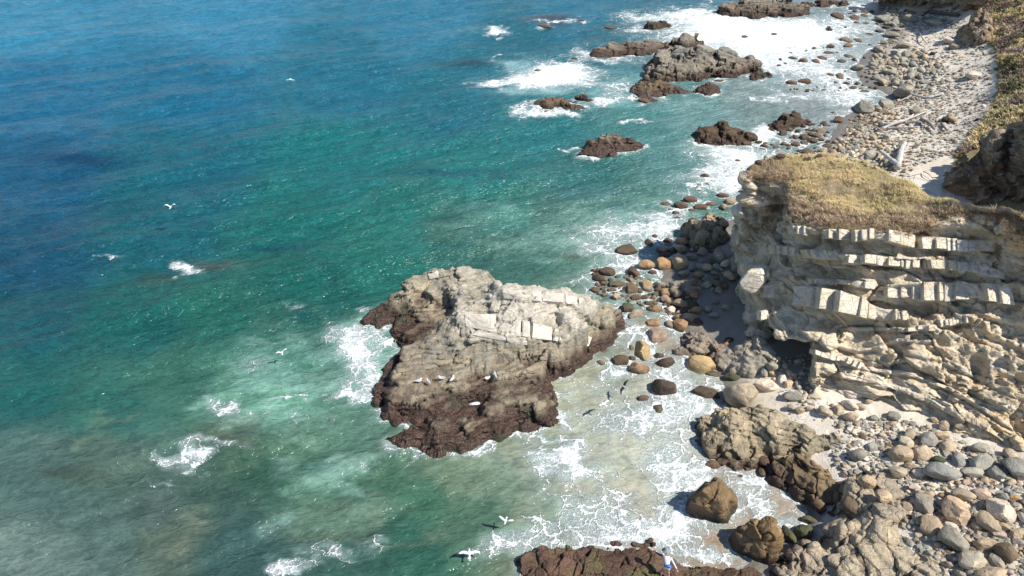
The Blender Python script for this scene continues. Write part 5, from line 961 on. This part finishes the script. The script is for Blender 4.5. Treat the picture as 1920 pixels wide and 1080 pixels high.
# headland top: sample points on the top mesh
tvr = tv[Ft[:, 0]]; tn = np.cross(tv[Ft[:, 1]]-tv[Ft[:, 0]], tv[Ft[:, 2]]-tv[Ft[:, 0]]); ar = np.linalg.norm(tn, axis=1); tz = tn[:, 2]/(ar+1e-9)
ctr = tv[Ft].mean(1); cxp, cyp = to_px(ctr)
dens = sstep(.35, .6, tz)*(ctr[:, 0] < 42)
bare = np.zeros(len(ctr))
for (a, b, rx, ry) in [(1575,353,34,9),(1640,368,60,9),(1740,400,30,7),(1620,350,20,7),(1700,385,60,6)]: bare = np.maximum(bare, np.exp(-((cxp-a)/rx)**2-((cyp-b)/ry)**2))
nz_ = fbm(ctr, .5, 3, 111)
dens = dens*np.clip(1.1-1.15*bare+.3*nz_, .03, 1)
prob = ar*dens; prob /= prob.sum(); rs = np.random.RandomState(8); NT_ = 15000; ix = rs.choice(len(ctr), NT_, p=prob)
gp = ctr[ix]+rs.uniform(-.08, .08, (NT_, 3))*np.array([1, 1, 0]); gpx_, gpy_ = to_px(gp)
rimy = np.interp(gpx_, [1400,1450,1500,1600,1700,1800,1920], [335,345,392,408,405,388,402]); dr = rimy-gpy_
dry = np.clip(sstep(15, -4, dr)+sstep(1500, 1440, gpx_)*.9+.5*fbm(gp, .35, 3, 112), 0, 1)
grn = np.clip(.5+1.1*fbm(gp, .3, 3, 113), 0, 1)
cA = np.array([.84, .68, .40]); cB = np.array([.66, .58, .29]); cC = np.array([.60, .43, .30]); cD = np.array([.86, .72, .46])
cg = cA*(1-grn[:, None])+cB*grn[:, None]; st_ = rs.rand(NT_, 1) < .22; cg = np.where(st_, cD, cg)
cdry = np.where(rs.rand(NT_, 1) < .5, cC, np.where(rs.rand(NT_, 1) < .5, np.array([.24, .18, .13]), np.array([.52, .41, .27])))
cols = cg*(1-dry[:, None])+cdry*dry[:, None]
hg = (.20+.16*rs.rand(NT_))*(1+.5*nz_[ix])*(1-.25*dry)
child(tufts('grass', gp, None, np.clip(hg*.5, .06, .26), cols, 8, 1.1, .024, 3, None, 'dry yellow-green grass covering the top of the headland'))
# dry scrub hanging in gullies of the headland
def gully(px, py, n, rx, ry, seed):
    r = np.random.RandomState(seed); o = []
    for k in range(n):
        h = None
        for bv in (FB, TB):
            q = cast(px+r.normal(0, rx), py+r.normal(0, ry), bv)
            if q[0] is not None and (h is None or q[3] < h[3]): h = q
        if h is not None: o.append(h[0][:])
    return np.array(o)
gl = np.concatenate([gully(1450,395,260,10,14,1), gully(1440,425,120,8,12,2), gully(1575,412,220,26,6,3), gully(1520,395,220,20,10,4), gully(1690,420,240,26,9,5), gully(1735,428,160,18,9,6), gully(1430,335,220,22,6,7), gully(1480,380,200,10,20,8), gully(1790,400,200,50,4,9), gully(1890,412,200,26,4,10), gully(1905,435,120,14,14,11), gully(1500,524,25,10,3,12), gully(1434,512,14,6,5,13)])
rr = np.random.RandomState(12); gc = np.where(rr.rand(len(gl), 1) < .55, np.array([.46, .33, .23]), np.array([.70, .57, .38]))*rr.uniform(.7, 1.2, (len(gl), 1))
child(tufts('scrub', gl, None, .22+.16*rr.rand(len(gl)), gc, 10, 1.3, .016, 5, None, 'brown dry scrub along the rim and gullies of the headland'))
# slope ground cover
SV = [(1830,0),(1850,62),(1868,100),(1878,150),(1868,192),(1840,232),(1808,270),(1792,296),(1840,276),(1880,250),(1930,205),(1930,-10)]
r_ = np.random.RandomState(21); n0 = 16000
x = r_.uniform(1786, 1990, n0); y = r_.uniform(-30, 300, n0); k = inpoly(x, y, [(a+(70 if a > 1920 else 0), b) for a, b in SV]); x = x[k]; y = y[k]; z = np.full(len(x), 6.0)
for _ in range(14):
    p = P(x, y, z); z = .6*z+.4*gz(p[:, 0], p[:, 1])
sp = P(x, y, z); nn1 = fbm(sp, .22, 3, 121); nn2 = fbm(sp, .5, 3, 122)
sc_ = np.where((nn1 > .02)[:, None], np.array([.36, .27, .21]), np.where((nn2 > .14)[:, None], np.array([.32, .30, .14]), np.array([.64, .52, .30])))*r_.uniform(.7, 1.3, (len(sp), 1))
green = np.exp(-(((x-1900)/40)**2+((y-160)/30)**2)); sc_ = sc_*(1-.6*green[:, None])+np.array([.12, .14, .06])*.6*green[:, None]
tufts('ground_cover', sp, None, .28+.25*r_.rand(len(sp)), sc_, 6, 1.2, .05, 6, None, 'low dry grass and scrub covering the right-hand slope')
def shrub_mesh(seed, pal, n=900, leaf=.10):
    r = np.random.RandomState(seed); u = r.normal(size=(n, 3)); u[:, 2] = np.abs(u[:, 2]); u /= np.linalg.norm(u, axis=1)[:, None]
    rad = (1+.45*fbm(u, 1.6, 3, seed))*r.uniform(.55, 1.0, n)**.5; c = u*rad[:, None]*np.array([1, 1, .62])
    a = r.normal(size=(n, 3)); a /= np.linalg.norm(a, axis=1)[:, None]; b = np.cross(a, u); b /= np.linalg.norm(b, axis=1)[:, None]+1e-6
    L = leaf*r.uniform(.6, 1.4, (n, 1)); V = np.stack([c-a*L, c-b*L*.5, c+a*L, c+b*L*.5], 1).reshape(-1, 3); i = np.arange(n)*4
    me = mesh_np('shrub', V, np.stack([i, i+1, i+2, i+3], -1), False); pal = np.array(pal); cc = pal[r.randint(0, len(pal), n)]*r.uniform(.6, 1.3, (n, 1)); add_attr(me, 'tint', np.repeat(cc, 4, 0), 'COLOR'); me.materials.append(M['leaf']); return me
def twig_mesh(seed):
    bm = bmesh.new(); r = random.Random(seed)
    for k in range(9):
        a = r.uniform(0, 6.28); d = Vector((math.cos(a)*r.uniform(.3, .8), math.sin(a)*r.uniform(.3, .8), r.uniform(.3, .55)))
        s_ = d.cross(Vector((0, 0, 1))).normalized()*.02; v = [bm.verts.new(s_), bm.verts.new(-s_), bm.verts.new(d)]; bm.faces.new(v)
    me = bm_mesh('stem', bm); me.materials.append(M['wood']); return me
GRN = [(.13, .16, .06), (.19, .20, .08), (.29, .26, .12)]; PUR = [(.20, .15, .12), (.27, .20, .16), (.16, .12, .09)]; YEL = [(.44, .36, .15), (.34, .29, .12), (.25, .23, .09)]; DKG = [(.045, .075, .03), (.07, .10, .035), (.12, .14, .05)]
SM = {'g': [shrub_mesh(1, GRN), shrub_mesh(2, GRN)], 'p': [shrub_mesh(3, PUR), shrub_mesh(4, PUR)], 'y': [shrub_mesh(5, YEL), shrub_mesh(6, YEL)], 'k': [shrub_mesh(7, DKG, 700, .14), shrub_mesh(8, DKG, 700, .14)]}
SN = {'g': 'olive green', 'p': 'purplish brown dry', 'y': 'yellow-green', 'k': 'dark green broad-leaved'}
TW = twig_mesh(3)
SHR = """1843 78 14 y;1862 84 16 g;1880 60 18 p;1902 38 20 p;1873 36 16 y;1896 86 18 p;1914 70 16 g;1850 30 12 y;1890 12 20 p;1868 8 16 g;1914 12 16 p;1878 112 16 y;1898 112 18 g;1890 125 20 k;1908 128 18 k;1915 105 14 y;1882 98 13 p;1860 100 11 y;1840 90 10 g;1905 165 18 g;1885 172 16 p;1915 185 16 y;1880 192 14 y;1872 203 14 k;1884 204 13 k;1862 214 14 g;1876 222 15 k;1890 212 14 k;1902 208 13 k;1914 213 13 k;1858 232 14 g;1870 240 15 k;1884 236 13 k;1846 246 13 y;1860 252 13 k;1874 254 11 k;1830 262 12 y;1844 264 11 k;1818 278 11 g;1808 288 9 y;1832 276 9 y;1800 294 8 g;1828 55 9 y;1912 148 14 k;1893 145 12 y;1868 130 10 g;1880 146 11 p"""
lab2 = {}
for i, e in enumerate(SHR.split(';')):
    a, b, s_, ty = e.split(); a, b, s_ = float(a), float(b), float(s_); z = 6.0
    for _ in range(12):
        p = P(a, b, z); z = .6*z+.4*float(gz(p[0], p[1])[0])
    p = P(a, b, z); k = s_/ppm(p)*.62; o = bpy.data.objects.new('shrub', SM[ty][i % 2]); COL.objects.link(o); o.location = (p[0], p[1], p[2]-.05); o.scale = (k, k, k*rnd.uniform(.8, 1.2)); o.rotation_euler = (0, 0, rnd.uniform(0, 6.28))
    t_ = bpy.data.objects.new('stem', TW); COL.objects.link(t_); t_.parent = o
    where = 'atop' if b < 50 else 'high on' if b < 100 else 'midway down' if b < 160 else 'low on' if b < 215 else 'at the cliff lip of'
    sd_ = 'beach side' if a < 1855 else 'edge side' if a > 1898 else 'mid'
    lab2.setdefault(f"{SN[ty]} shrub {where} the right slope, {sd_}", []).append(o); tag(o, None, 'shrub', 'shrubs on the right-hand slope')
for l, lst in lab2.items():
    for j, o in enumerate(lst): o['label'] = l if len(lst) == 1 else l+', '+['topmost', 'second', 'third', 'fourth', 'fifth', 'sixth', 'seventh'][min(j, 6)]+' one'
# ================================================================ DRIFTWOOD
def log(name, pts, r0, r1, col, label, group=None, cat='driftwood', branches=(), lift=.12):
    def tube(bm, pp, ra, rb, seed):
        rg = random.Random(seed); W = [Vector(P(a, b, max(float(gz(*P(a, b, 2.5)[:2])[0]), .2)+lift+h)) for a, b, h in pp]
        W = [Vector(on_ground(a, b, lift+h)) for a, b, h in pp]; Q = cat1(np.array([v[:] for v in W]), [5]*(len(W)-1)); n = len(Q); prev = None
        for i in range(n):
            t = i/(n-1); rad = ra*(1-t)+rb*t; rad *= 1+.15*math.sin(i*1.7+seed)
            d = Vector(Q[min(i+1, n-1)]-Q[max(i-1, 0)]).normalized(); s1 = d.cross(Vector((0, 0, 1))).normalized(); s2 = s1.cross(d)
            ring = [bm.verts.new(Vector(Q[i])+(s1*math.cos(k*math.pi/4)+s2*math.sin(k*math.pi/4))*rad*(1+rg.uniform(-.12, .12))) for k in range(8)]
            if prev:
                for k in range(8): bm.faces.new((prev[k], prev[(k+1) % 8], ring[(k+1) % 8], ring[k]))
            else: bm.faces.new(ring[::-1])
            prev = ring
        bm.faces.new(prev)
    bm = bmesh.new(); tube(bm, pts, r0, r1, 1); c = Vector(on_ground(pts[0][0], pts[0][1]))
    bmesh.ops.translate(bm, verts=bm.verts, vec=-c); o = link(name, bm_mesh(name, bm, True), M['wood']); o.location = c; o.color = (*col, 1); tag(o, label, cat, group)
    for j, (bp, a, b) in enumerate(branches):
        bm = bmesh.new(); tube(bm, bp, a, b, j+3); bmesh.ops.translate(bm, verts=bm.verts, vec=-c); q = link('branch', bm_mesh('branch', bm, True), M['wood'], o); q.color = (*col, 1)
    return o
WH = (.62, .60, .57); GYW = (.30, .28, .26); BRW = (.34, .25, .16); DG = 'white driftwood in the pile on the beach'
log('driftwood_log', [(1683,313,.35),(1687,295,.4),(1690,280,.35),(1696,270,.3)], .34, .22, WH, 'forked thick white driftwood log lying on cobbles behind the headland', None, 'driftwood', [([(1682,308,.35),(1668,297,.5),(1650,283,.55)], .26, .13)], .2)
log('driftwood_log', [(1654,241,.1),(1680,230,.3),(1710,220,.3),(1742,207,.2)], .20, .06, WH, 'longest tapering white log, top of the driftwood pile', DG)
log('driftwood_log', [(1654,233,.2),(1672,232,.3),(1700,224,.3),(1712,215,.2)], .26, .10, WH, 'thick white log with splintered end at the left of the driftwood pile', DG, branches=[([(1660,233,.3),(1652,226,.5)], .10, .05)])
log('driftwood_log', [(1664,241,.1),(1690,239,.25),(1725,238,.2)], .16, .07, WH, 'straight white log across the front of the driftwood pile', DG)
log('driftwood_log', [(1690,243,.1),(1705,246,.15),(1725,248,.1)], .12, .04, WH, 'short thin white log, lowest of the driftwood pile', DG)
log('driftwood_log', [(1640,237,.2),(1652,244,.3),(1668,256,.2)], .09, .04, WH, 'thin white branch hanging left off the driftwood pile', DG)
log('driftwood_log', [(1645,246,.2),(1660,248,.3),(1672,243,.2)], .08, .03, WH, 'thin curved white branch under the left end of the driftwood pile', DG)
log('driftwood_log', [(1702,230,.2),(1716,228,.35),(1728,230,.3)], .16, .09, (.5,.48,.45), 'short grey-white log in the middle of the driftwood pile', DG)
log('driftwood_log', [(1728,224,.3),(1742,230,.4),(1752,242,.2)], .22, .12, GYW, 'dark grey weathered log at the right end of the driftwood pile', DG)
log('driftwood_log', [(1766,232,.1),(1775,243,.2)], .16, .10, GYW, 'short grey stump right of the driftwood pile', DG)
log('driftwood_log', [(1696,167,.5),(1708,175,.5),(1724,181,.35),(1742,182,.3),(1768,175,.2)], .12, .16, WH, 'white forked branch draped over the dark boulder on the upper beach', None, 'driftwood', [([(1715,177,.4),(1700,183,.3),(1686,190,.15)], .10, .05)])
log('driftwood_log', [(1695,15,.3),(1712,18,.4),(1733,21,.4),(1746,15,.4)], .42, .30, BRW, 'big brown log at the foot of the shaded far cliff', None, 'log')
log('driftwood_log', [(1745,22,.2),(1770,25,.2),(1798,28,.2)], .35, .25, (.12,.09,.07), 'second log lying in the shade beside the big brown log', None, 'log')
log('driftwood_log', [(1612,299,.1),(1625,288,.3),(1642,279,.25)], .20, .12, (.36,.35,.30), 'flat grey plank-like log among the pale cobbles', None, 'driftwood')
log('driftwood_branch', [(1709,275,.1),(1722,271,.3),(1733,265,.2)], .05, .02, (.2,.18,.16), 'thin dark branch on white sand right of the forked log', 'thin branches on the white sand')
log('driftwood_branch', [(1692,287,.1),(1712,286,.2),(1728,288,.1)], .06, .03, (.2,.18,.16), 'dark stick beside the right side of the forked log', 'thin branches on the white sand')
log('driftwood_branch', [(1703,332,.1),(1716,328,.3),(1728,327,.3),(1742,336,.1)], .04, .02, (.22,.2,.18), 'thin arching grey branch on sand behind the headland grass', 'thin branches on the white sand', branches=[([(1716,328,.3),(1712,338,.1)], .03, .02)])
log('driftwood_branch', [(1732,322,.1),(1742,327,.3),(1751,338,.1)], .05, .02, (.22,.2,.18), 'short dark bent branch nearest the shaded cliff on the sand', 'thin branches on the white sand')
log('driftwood_branch', [(1724,62,.1),(1731,73,.4),(1739,83,.2)], .10, .05, (.42,.40,.36), 'slanting pale pole among grey stones at the far beach', 'thin branches on the white sand')
log('plank', [(1346,656,.9),(1356,648,1.0),(1365,643,1.1)], .13, .10, (.45,.27,.14), 'orange-brown plank lying on the edge of the grey streaked slab', None, 'plank')
# ================================================================ SEA SURFACE (after the rocks, for the foam round them)
wX, wY = persp_grid(13.2, 66.5, 560, -1.02, .72, 940, .35, (-5.0, 4.0))
wc, wf = water_fields(wX, wY); wZ = waves(wX, wY)
_p = np.stack([wX.ravel(), wY.ravel(), 0*wX.ravel()], -1); wV = np.stack([wX, wY, wZ+wf*(.10+.16*fbm(_p, .9, 4, 161)).reshape(wX.shape)], -1).reshape(-1, 3)
gq = np.zeros(len(wV)); sel = (wV[:, 0] > 4) & (wV[:, 1] < 170); gq[~sel] = -9; gq[sel] = gz(wV[sel, 0], wV[sel, 1], False)
shal = sstep(-.45, .1, gq); wV[:, 2] = wV[:, 2]*(1-.85*shal)
kp = (gq < 1.2).reshape(wX.shape); Fw = grid_faces(*wX.shape, kp)
wfr = np.maximum(wf.reshape(-1), shal*.42); V, Fw2, (wc2, wf2) = compact(wV, Fw, [wc.reshape(-1, 3), wfr])
me = mesh_np('sea', V, Fw2); add_attr(me, 'wcol', wc2, 'COLOR'); add_attr(me, 'foam', wf2); cpx, cpy = to_px(V); add_attr(me, 'chop', (1-.6*sstep(650, 1150, cpx)*sstep(350, 650, cpy))*(1-.35*sstep(600, 800, cpy)))
tag(link('sea', me, M['water']), kind='structure')
tag(link('sea_floor', mesh_np('sea_floor', [(-9000,-400,-16),(9000,-400,-16),(9000,9000,-16),(-9000,9000,-16)], [[0,1,2,3]], False), M['ground']), kind='structure')
# ================================================================ GULLS
M['white'] = plain('white_feathers', (.85, .85, .83)); M['grey'] = plain('grey_feathers', (.42, .43, .45)); M['black'] = plain('black_feathers', (.03, .03, .03)); M['beak'] = plain('yellow_bill', (.7, .4, .05)); M['pink'] = M['pink']
def lathe(bm, prof, axis='y', seg=10, off=(0, 0, 0), sx=1, sz=1):
    pr = None; rings = []
    for (t, r) in prof:
        ring = [bm.verts.new((off[0]+math.cos(k*2*math.pi/seg)*r*sx, off[1]+t, off[2]+math.sin(k*2*math.pi/seg)*r*sz)) for k in range(seg)]
        if pr:
            for k in range(seg): bm.faces.new((pr[k], pr[(k+1) % seg], ring[(k+1) % seg], ring[k]))
        else: bm.faces.new(ring)
        pr = ring
    bm.faces.new(pr[::-1])
def gull_flying(px, py, z, span, yaw, bank, label, dark=False, raise_=.25):
    c = Vector(P(px, py, z)); t = bpy.data.objects.new('flying_gull', None); COL.objects.link(t); t.location = c; t.rotation_euler = (0, bank, yaw); k = span/1.3; t.scale = (k, k, k)
    body = M['grey'] if dark else M['white']
    bm = bmesh.new(); lathe(bm, [(-.26, .01), (-.18, .035), (-.08, .065), (.04, .072), (.13, .055), (.17, .04), (.21, .042), (.245, .03), (.26, .008)], seg=10); link('body', bm_mesh('body', bm, True), body, t)
    bm = bmesh.new(); lathe(bm, [(.255, .012), (.29, .009), (.315, .003)], seg=6, off=(0, 0, -.005)); link('bill', bm_mesh('bill', bm), M['beak'], t)
    bm = bmesh.new(); q = [(-.03, -.2, 0), (.03, -.2, 0), (.075, -.34, 0), (0, -.36, 0), (-.075, -.34, 0)]; up = [bm.verts.new((a, b, .008)) for a, b, _ in q]; dn = [bm.verts.new((a, b, -.004)) for a, b, _ in q]; bm.faces.new(up); bm.faces.new(dn[::-1])
    for i in range(5): bm.faces.new((up[i], dn[i], dn[(i+1) % 5], up[(i+1) % 5]))
    link('tail', bm_mesh('tail', bm), body, t)
    for s_ in (-1, 1):
        ch = [(.04, .11, -.10, 0), (.16, .14, -.09, raise_*.16), (.30, .15, -.06, raise_*.28), (.44, .10, -.07, raise_*.30), (.56, .02, -.09, raise_*.28)]
        bm = bmesh.new(); pr = None
        for (x, a, b, zz) in ch:
            row = [bm.verts.new((s_*x, a, zz)), bm.verts.new((s_*x, (a+b)/2, zz+.016)), bm.verts.new((s_*x, b, zz)), bm.verts.new((s_*x, (a+b)/2, zz-.006))]
            if pr:
                for i in range(4): bm.faces.new((pr[i], pr[(i+1) % 4], row[(i+1) % 4], row[i]))
            pr = row
        bm.faces.new(pr); w_ = link('wing', bm_mesh('wing', bm, True), M['black'] if dark else M['white'], t)
        bm = bmesh.new(); x, a, b, zz = ch[-1]; v = [bm.verts.new(p) for p in ((s_*x, a, zz), (s_*x, b, zz), (s_*(x+.13), b-.07, zz-.01), (s_*x, (a+b)/2, zz+.016), (s_*x, (a+b)/2, zz-.008))]
        bm.faces.new((v[0], v[3], v[2])); bm.faces.new((v[3], v[1], v[2])); bm.faces.new((v[0], v[2], v[4])); bm.faces.new((v[4], v[2], v[1])); link('wing_tip', bm_mesh('wing_tip', bm), M['black'], w_)
    tag(t, label, 'gull', 'gulls in flight over the water')
R_ = math.radians
gull_flying(880, 1037, .9, 1.35, R_(5), R_(4), 'largest white gull with spread wings flying near the bottom edge')
gull_flying(948, 977, 1.2, 1.0, R_(165), R_(-5), 'white gull with raised wings flying above green water left of the bottom shelf', raise_=1.2)
gull_flying(1132, 757, 1.2, 1.1, R_(40), R_(8), 'white gull with dark wingtips over the sandy water right of the island')
gull_flying(1170, 725, 1.2, 1.15, R_(52), R_(-38), 'dark-winged banking gull above the sandy channel', True, .1)
gull_flying(529, 661, 1.2, .95, R_(20), R_(-12), 'white gull over the milky turquoise water left of the island', raise_=.8)
gull_flying(320, 388, 3.0, 1.1, R_(8), R_(0), 'small white gull over the open sea on the left', raise_=1.0)
gull_flying(544, 148, 5.0, 1.1, R_(10), R_(5), 'tiny white gull far out over the blue water at the top', raise_=-.5)
def gull_standing(px, py, yaw, label):
    c = surface_at(px, py); t = bpy.data.objects.new('standing_gull', None); COL.objects.link(t); t.location = c; t.rotation_euler = (0, 0, yaw); t.scale = (1.15,)*3
    bm = bmesh.new(); lathe(bm, [(-.2, .015), (-.12, .06), (0, .085), (.1, .075), (.16, .05)], seg=10, off=(0, 0, .26)); lathe(bm, [(.10, .045), (.14, .05), (.17, .045), (.20, .04), (.235, .02)], seg=8, off=(0, -.02, .36)); link('body', bm_mesh('body', bm, True), M['white'], t)
    bm = bmesh.new(); lathe(bm, [(-.27, .01), (-.15, .05), (0, .075), (.08, .05)], seg=8, off=(0, 0, .295)); link('wing', bm_mesh('wing', bm, True), M['grey'], t)
    bm = bmesh.new(); lathe(bm, [(.21, .012), (.26, .009), (.28, .003)], seg=6, off=(0, 0, .36)); link('bill', bm_mesh('bill', bm), M['beak'], t)
    for s_ in (-1, 1):
        bm = bmesh.new(); bmesh.ops.create_cone(bm, segments=6, radius1=.009, radius2=.009, depth=.2, matrix=Matrix.Translation((s_*.035, .02, .1))); link('leg', bm_mesh('leg', bm), M['beak'], t)
    tag(t, label, 'gull', 'gulls standing on the rock island')
for (a, b, y_, l) in [(786,719,-1.2,'leftmost gull standing on the low ledge of the rock island'),(804,722,.6,'second gull from the left on the island ledge'),(829,714,1.5,'third gull from the left, higher on the island ledge'),(848,716,-.5,'gull right of the trio on the island ledge'),(915,714,2.2,'gull standing in the dark cleft below the grey island face'),(929,710,.3,'rightmost gull on the island ledge, beside the dark cleft')]: gull_standing(a, b, y_, l)
# ================================================================ PERSON
def skin_body(name, verts, edges, radii, mat, parent=None, sub=2):
    me = bpy.data.meshes.new(name); me.from_pydata([tuple(v) for v in verts], edges, []); o = bpy.data.objects.new(name, me); COL.objects.link(o)
    m = o.modifiers.new('skin', 'SKIN'); m.use_smooth_shade = True; sb = o.modifiers.new('sub', 'SUBSURF'); sb.levels = sub; sb.render_levels = sub
    for i, r in enumerate(radii): me.skin_vertices[0].data[i].radius = (r, r) if not isinstance(r, tuple) else r
    me.skin_vertices[0].data[0].use_root = True
    dg = bpy.context.evaluated_depsgraph_get(); ev = o.evaluated_get(dg); nm = bpy.data.meshes.new_from_object(ev); o.modifiers.clear(); o.data = nm; nm.materials.clear(); nm.materials.append(mat)
    if parent: o.parent = parent
    return o
M['skin'] = plain('tanned_skin', (.42, .24, .16), .5); M['shirt'] = plain('pale_blue_shirt_cloth', (.58, .60, .68), .85); M['pack'] = plain('blue_bag_cloth', (.06, .20, .52), .7); M['shorts'] = plain('white_shorts_cloth', (.82, .80, .77), .85); M['hat'] = plain('grey_hat_felt', (.22, .25, .28), .9); M['orange'] = plain('orange_glove', (.60, .12, .03), .7); M['navy'] = plain('navy_sleeve', (.035, .04, .10), .8); M['shoe'] = plain('pinkish_shoe', (.45, .26, .20), .7)
ft = surface_at(1246, 1078); PZ = ft.z-.02; K = 1.0
pr_ = bpy.data.objects.new('person', None); COL.objects.link(pr_); pr_.location = ft; pr_.rotation_euler = (0, 0, R_(-4))
tag(pr_, 'person in grey hat, pale shirt and white shorts stepping along the algae shelf', 'person')
# local frame: +y faces away from the camera, +x right
def arm(side, sh, el, wr, mat):
    return skin_body('sleeve', [sh, sh.lerp(el, .5), el, el.lerp(wr, .5), wr], [(0, 1), (1, 2), (2, 3), (3, 4)], [.068, .058, .050, .044, .038], mat, pr_, 1)
pel = Vector((0, -.05, .88)); ch_ = Vector((-.03, .22, 1.20)); nk = Vector((-.05, .33, 1.38)); hd = Vector((-.07, .42, 1.50))
kL, aL, tL = Vector((-.13, .14, .50)), Vector((-.18, -.04, .09)), Vector((-.20, .15, .035)); kR, aR, tR = Vector((.15, .02, .46)), Vector((.17, -.30, .10)), Vector((.20, -.12, .035))
shL, elL, wrL = Vector((-.20, .28, 1.30)), Vector((-.38, .46, 1.13)), Vector((-.55, .62, 1.08)); shR, elR, wrR = Vector((.15, .24, 1.28)), Vector((.33, .02, 1.08)), Vector((.47, -.20, .95))
B = skin_body('body', [pel, (pel+ch_)/2, ch_, nk, hd-Vector((0, .01, .02)), Vector((-.10, -.03, .84)), kL, aL, tL, Vector((.10, -.06, .84)), kR, aR, tR, shL, elL, wrL, shR, elR, wrR],
 [(0, 1), (1, 2), (2, 3), (3, 4), (0, 5), (5, 6), (6, 7), (7, 8), (0, 9), (9, 10), (10, 11), (11, 12), (2, 13), (13, 14), (14, 15), (2, 16), (16, 17), (17, 18)],
 [.13, .12, (.15, .11), .055, .085, .085, .058, .038, .034, .085, .058, .038, .034, .055, .042, .030, .055, .042, .030], M['skin'], pr_, 2)
skin_body('shirt', [pel+Vector((0, 0, .08)), (pel+ch_)/2, ch_, nk-Vector((0, .03, .05)), shL, shR], [(0, 1), (1, 2), (2, 3), (2, 4), (2, 5)], [.15, .15, (.18, .135), .085, .075, .075], M['shirt'], pr_)
arm(-1, shL, elL, wrL, M['navy']); arm(1, shR, elR, wrR, M['shirt'])
skin_body('shorts', [pel, Vector((-.10, -.02, .80)), kL.lerp(pel, .30), Vector((.10, -.06, .80)), kR.lerp(pel, .30), pel+Vector((0, .02, .12))], [(0, 1), (1, 2), (0, 3), (3, 4), (0, 5)], [.155, .11, .095, .11, .095, .145], M['shorts'], pr_)
bm = bmesh.new(); lathe(bm, [(-.11, .03), (-.10, .09), (.0, .12), (.09, .11), (.12, .05)], seg=12, sx=1.15, sz=.8); o = link('bag', bm_mesh('bag', bm, True), M['pack'], pr_); o.location = pel+Vector((.05, -.10, .20)); o.rotation_euler = (R_(-40), 0, 0)
bm = bmesh.new(); bmesh.ops.create_icosphere(bm, subdivisions=3, radius=.11); bmesh.ops.scale(bm, verts=bm.verts, vec=(.86, .98, 1.12)); 
for v in bm.verts:
    if v.co.y > .09 and abs(v.co.x) < .022 and -.03 < v.co.z < .03: v.co.y += .025
o = link('head', bm_mesh('head', bm, True), M['skin'], pr_); o.location = hd+Vector((0, .02, .04)); o.rotation_euler = (R_(-25), 0, R_(15))
bm = bmesh.new()
prof = [(.02, .15), (.105, .135), (.12, .075), (.235, .012), (.225, .03), (.118, .0)]
prof = [(0.0, .135), (.07, .13), (.108, .09), (.115, .02), (.24, -.012), (.24, -.022), (.11, .0)]
rings = []
for r, z in prof: rings.append([bm.verts.new((max(r, .001)*math.cos(k*math.pi/8), max(r, .001)*math.sin(k*math.pi/8), z)) for k in range(16)])
for a, b in zip(rings[:-1], rings[1:]):
    for k in range(16): bm.faces.new((a[k], a[(k+1) % 16], b[(k+1) % 16], b[k]))
o = link('hat', bm_mesh('hat', bm, True), M['hat'], pr_); o.location = hd+Vector((0, .02, .09)); o.rotation_euler = (R_(-22), 0, 0)
def hand(at, dirv, palm_n, mat, name='hand', curl=.5):
    d = dirv.normalized(); s_ = d.cross(palm_n).normalized(); n_ = palm_n.normalized(); V = [at, at+d*.09]; E = [(0, 1)]; Rr = [(.028), (.038)]
    for k, (off, ln) in enumerate(((-.033, .070), (-.011, .082), (.011, .078), (.033, .060))):
        b = len(V); V += [at+d*.095+s_*off, at+d*(.095+ln*.5)+s_*off*1.15-n_*ln*.2*curl, at+d*(.095+ln*.85)+s_*off*1.2-n_*ln*.75*curl]; E += [(1, b), (b, b+1), (b+1, b+2)]; Rr += [.011, .010, .008]
    b = len(V); V += [at+d*.04+s_*.045, at+d*.08+s_*.075-n_*.02]; E += [(0, b), (b, b+1)]; Rr += [.013, .010]
    skin_body(name, V, E, Rr, mat, pr_, 1)
hand(wrR, wrR-elR, Vector((.3, -.2, .9)), M['skin']); hand(wrL, wrL-elL, Vector((-.2, 0, 1)), M['orange'], 'glove', .8)
for a_, t_ in ((aL, tL), (aR, tR)): skin_body('shoe', [a_-Vector((0, .05, .055)), a_+Vector((0, .04, -.045)), t_+Vector((0, .03, .005))], [(0, 1), (1, 2)], [.048, .05, .042], M['shoe'], pr_, 1)
print('blocks', nb, 'objects', len(bpy.data.objects))
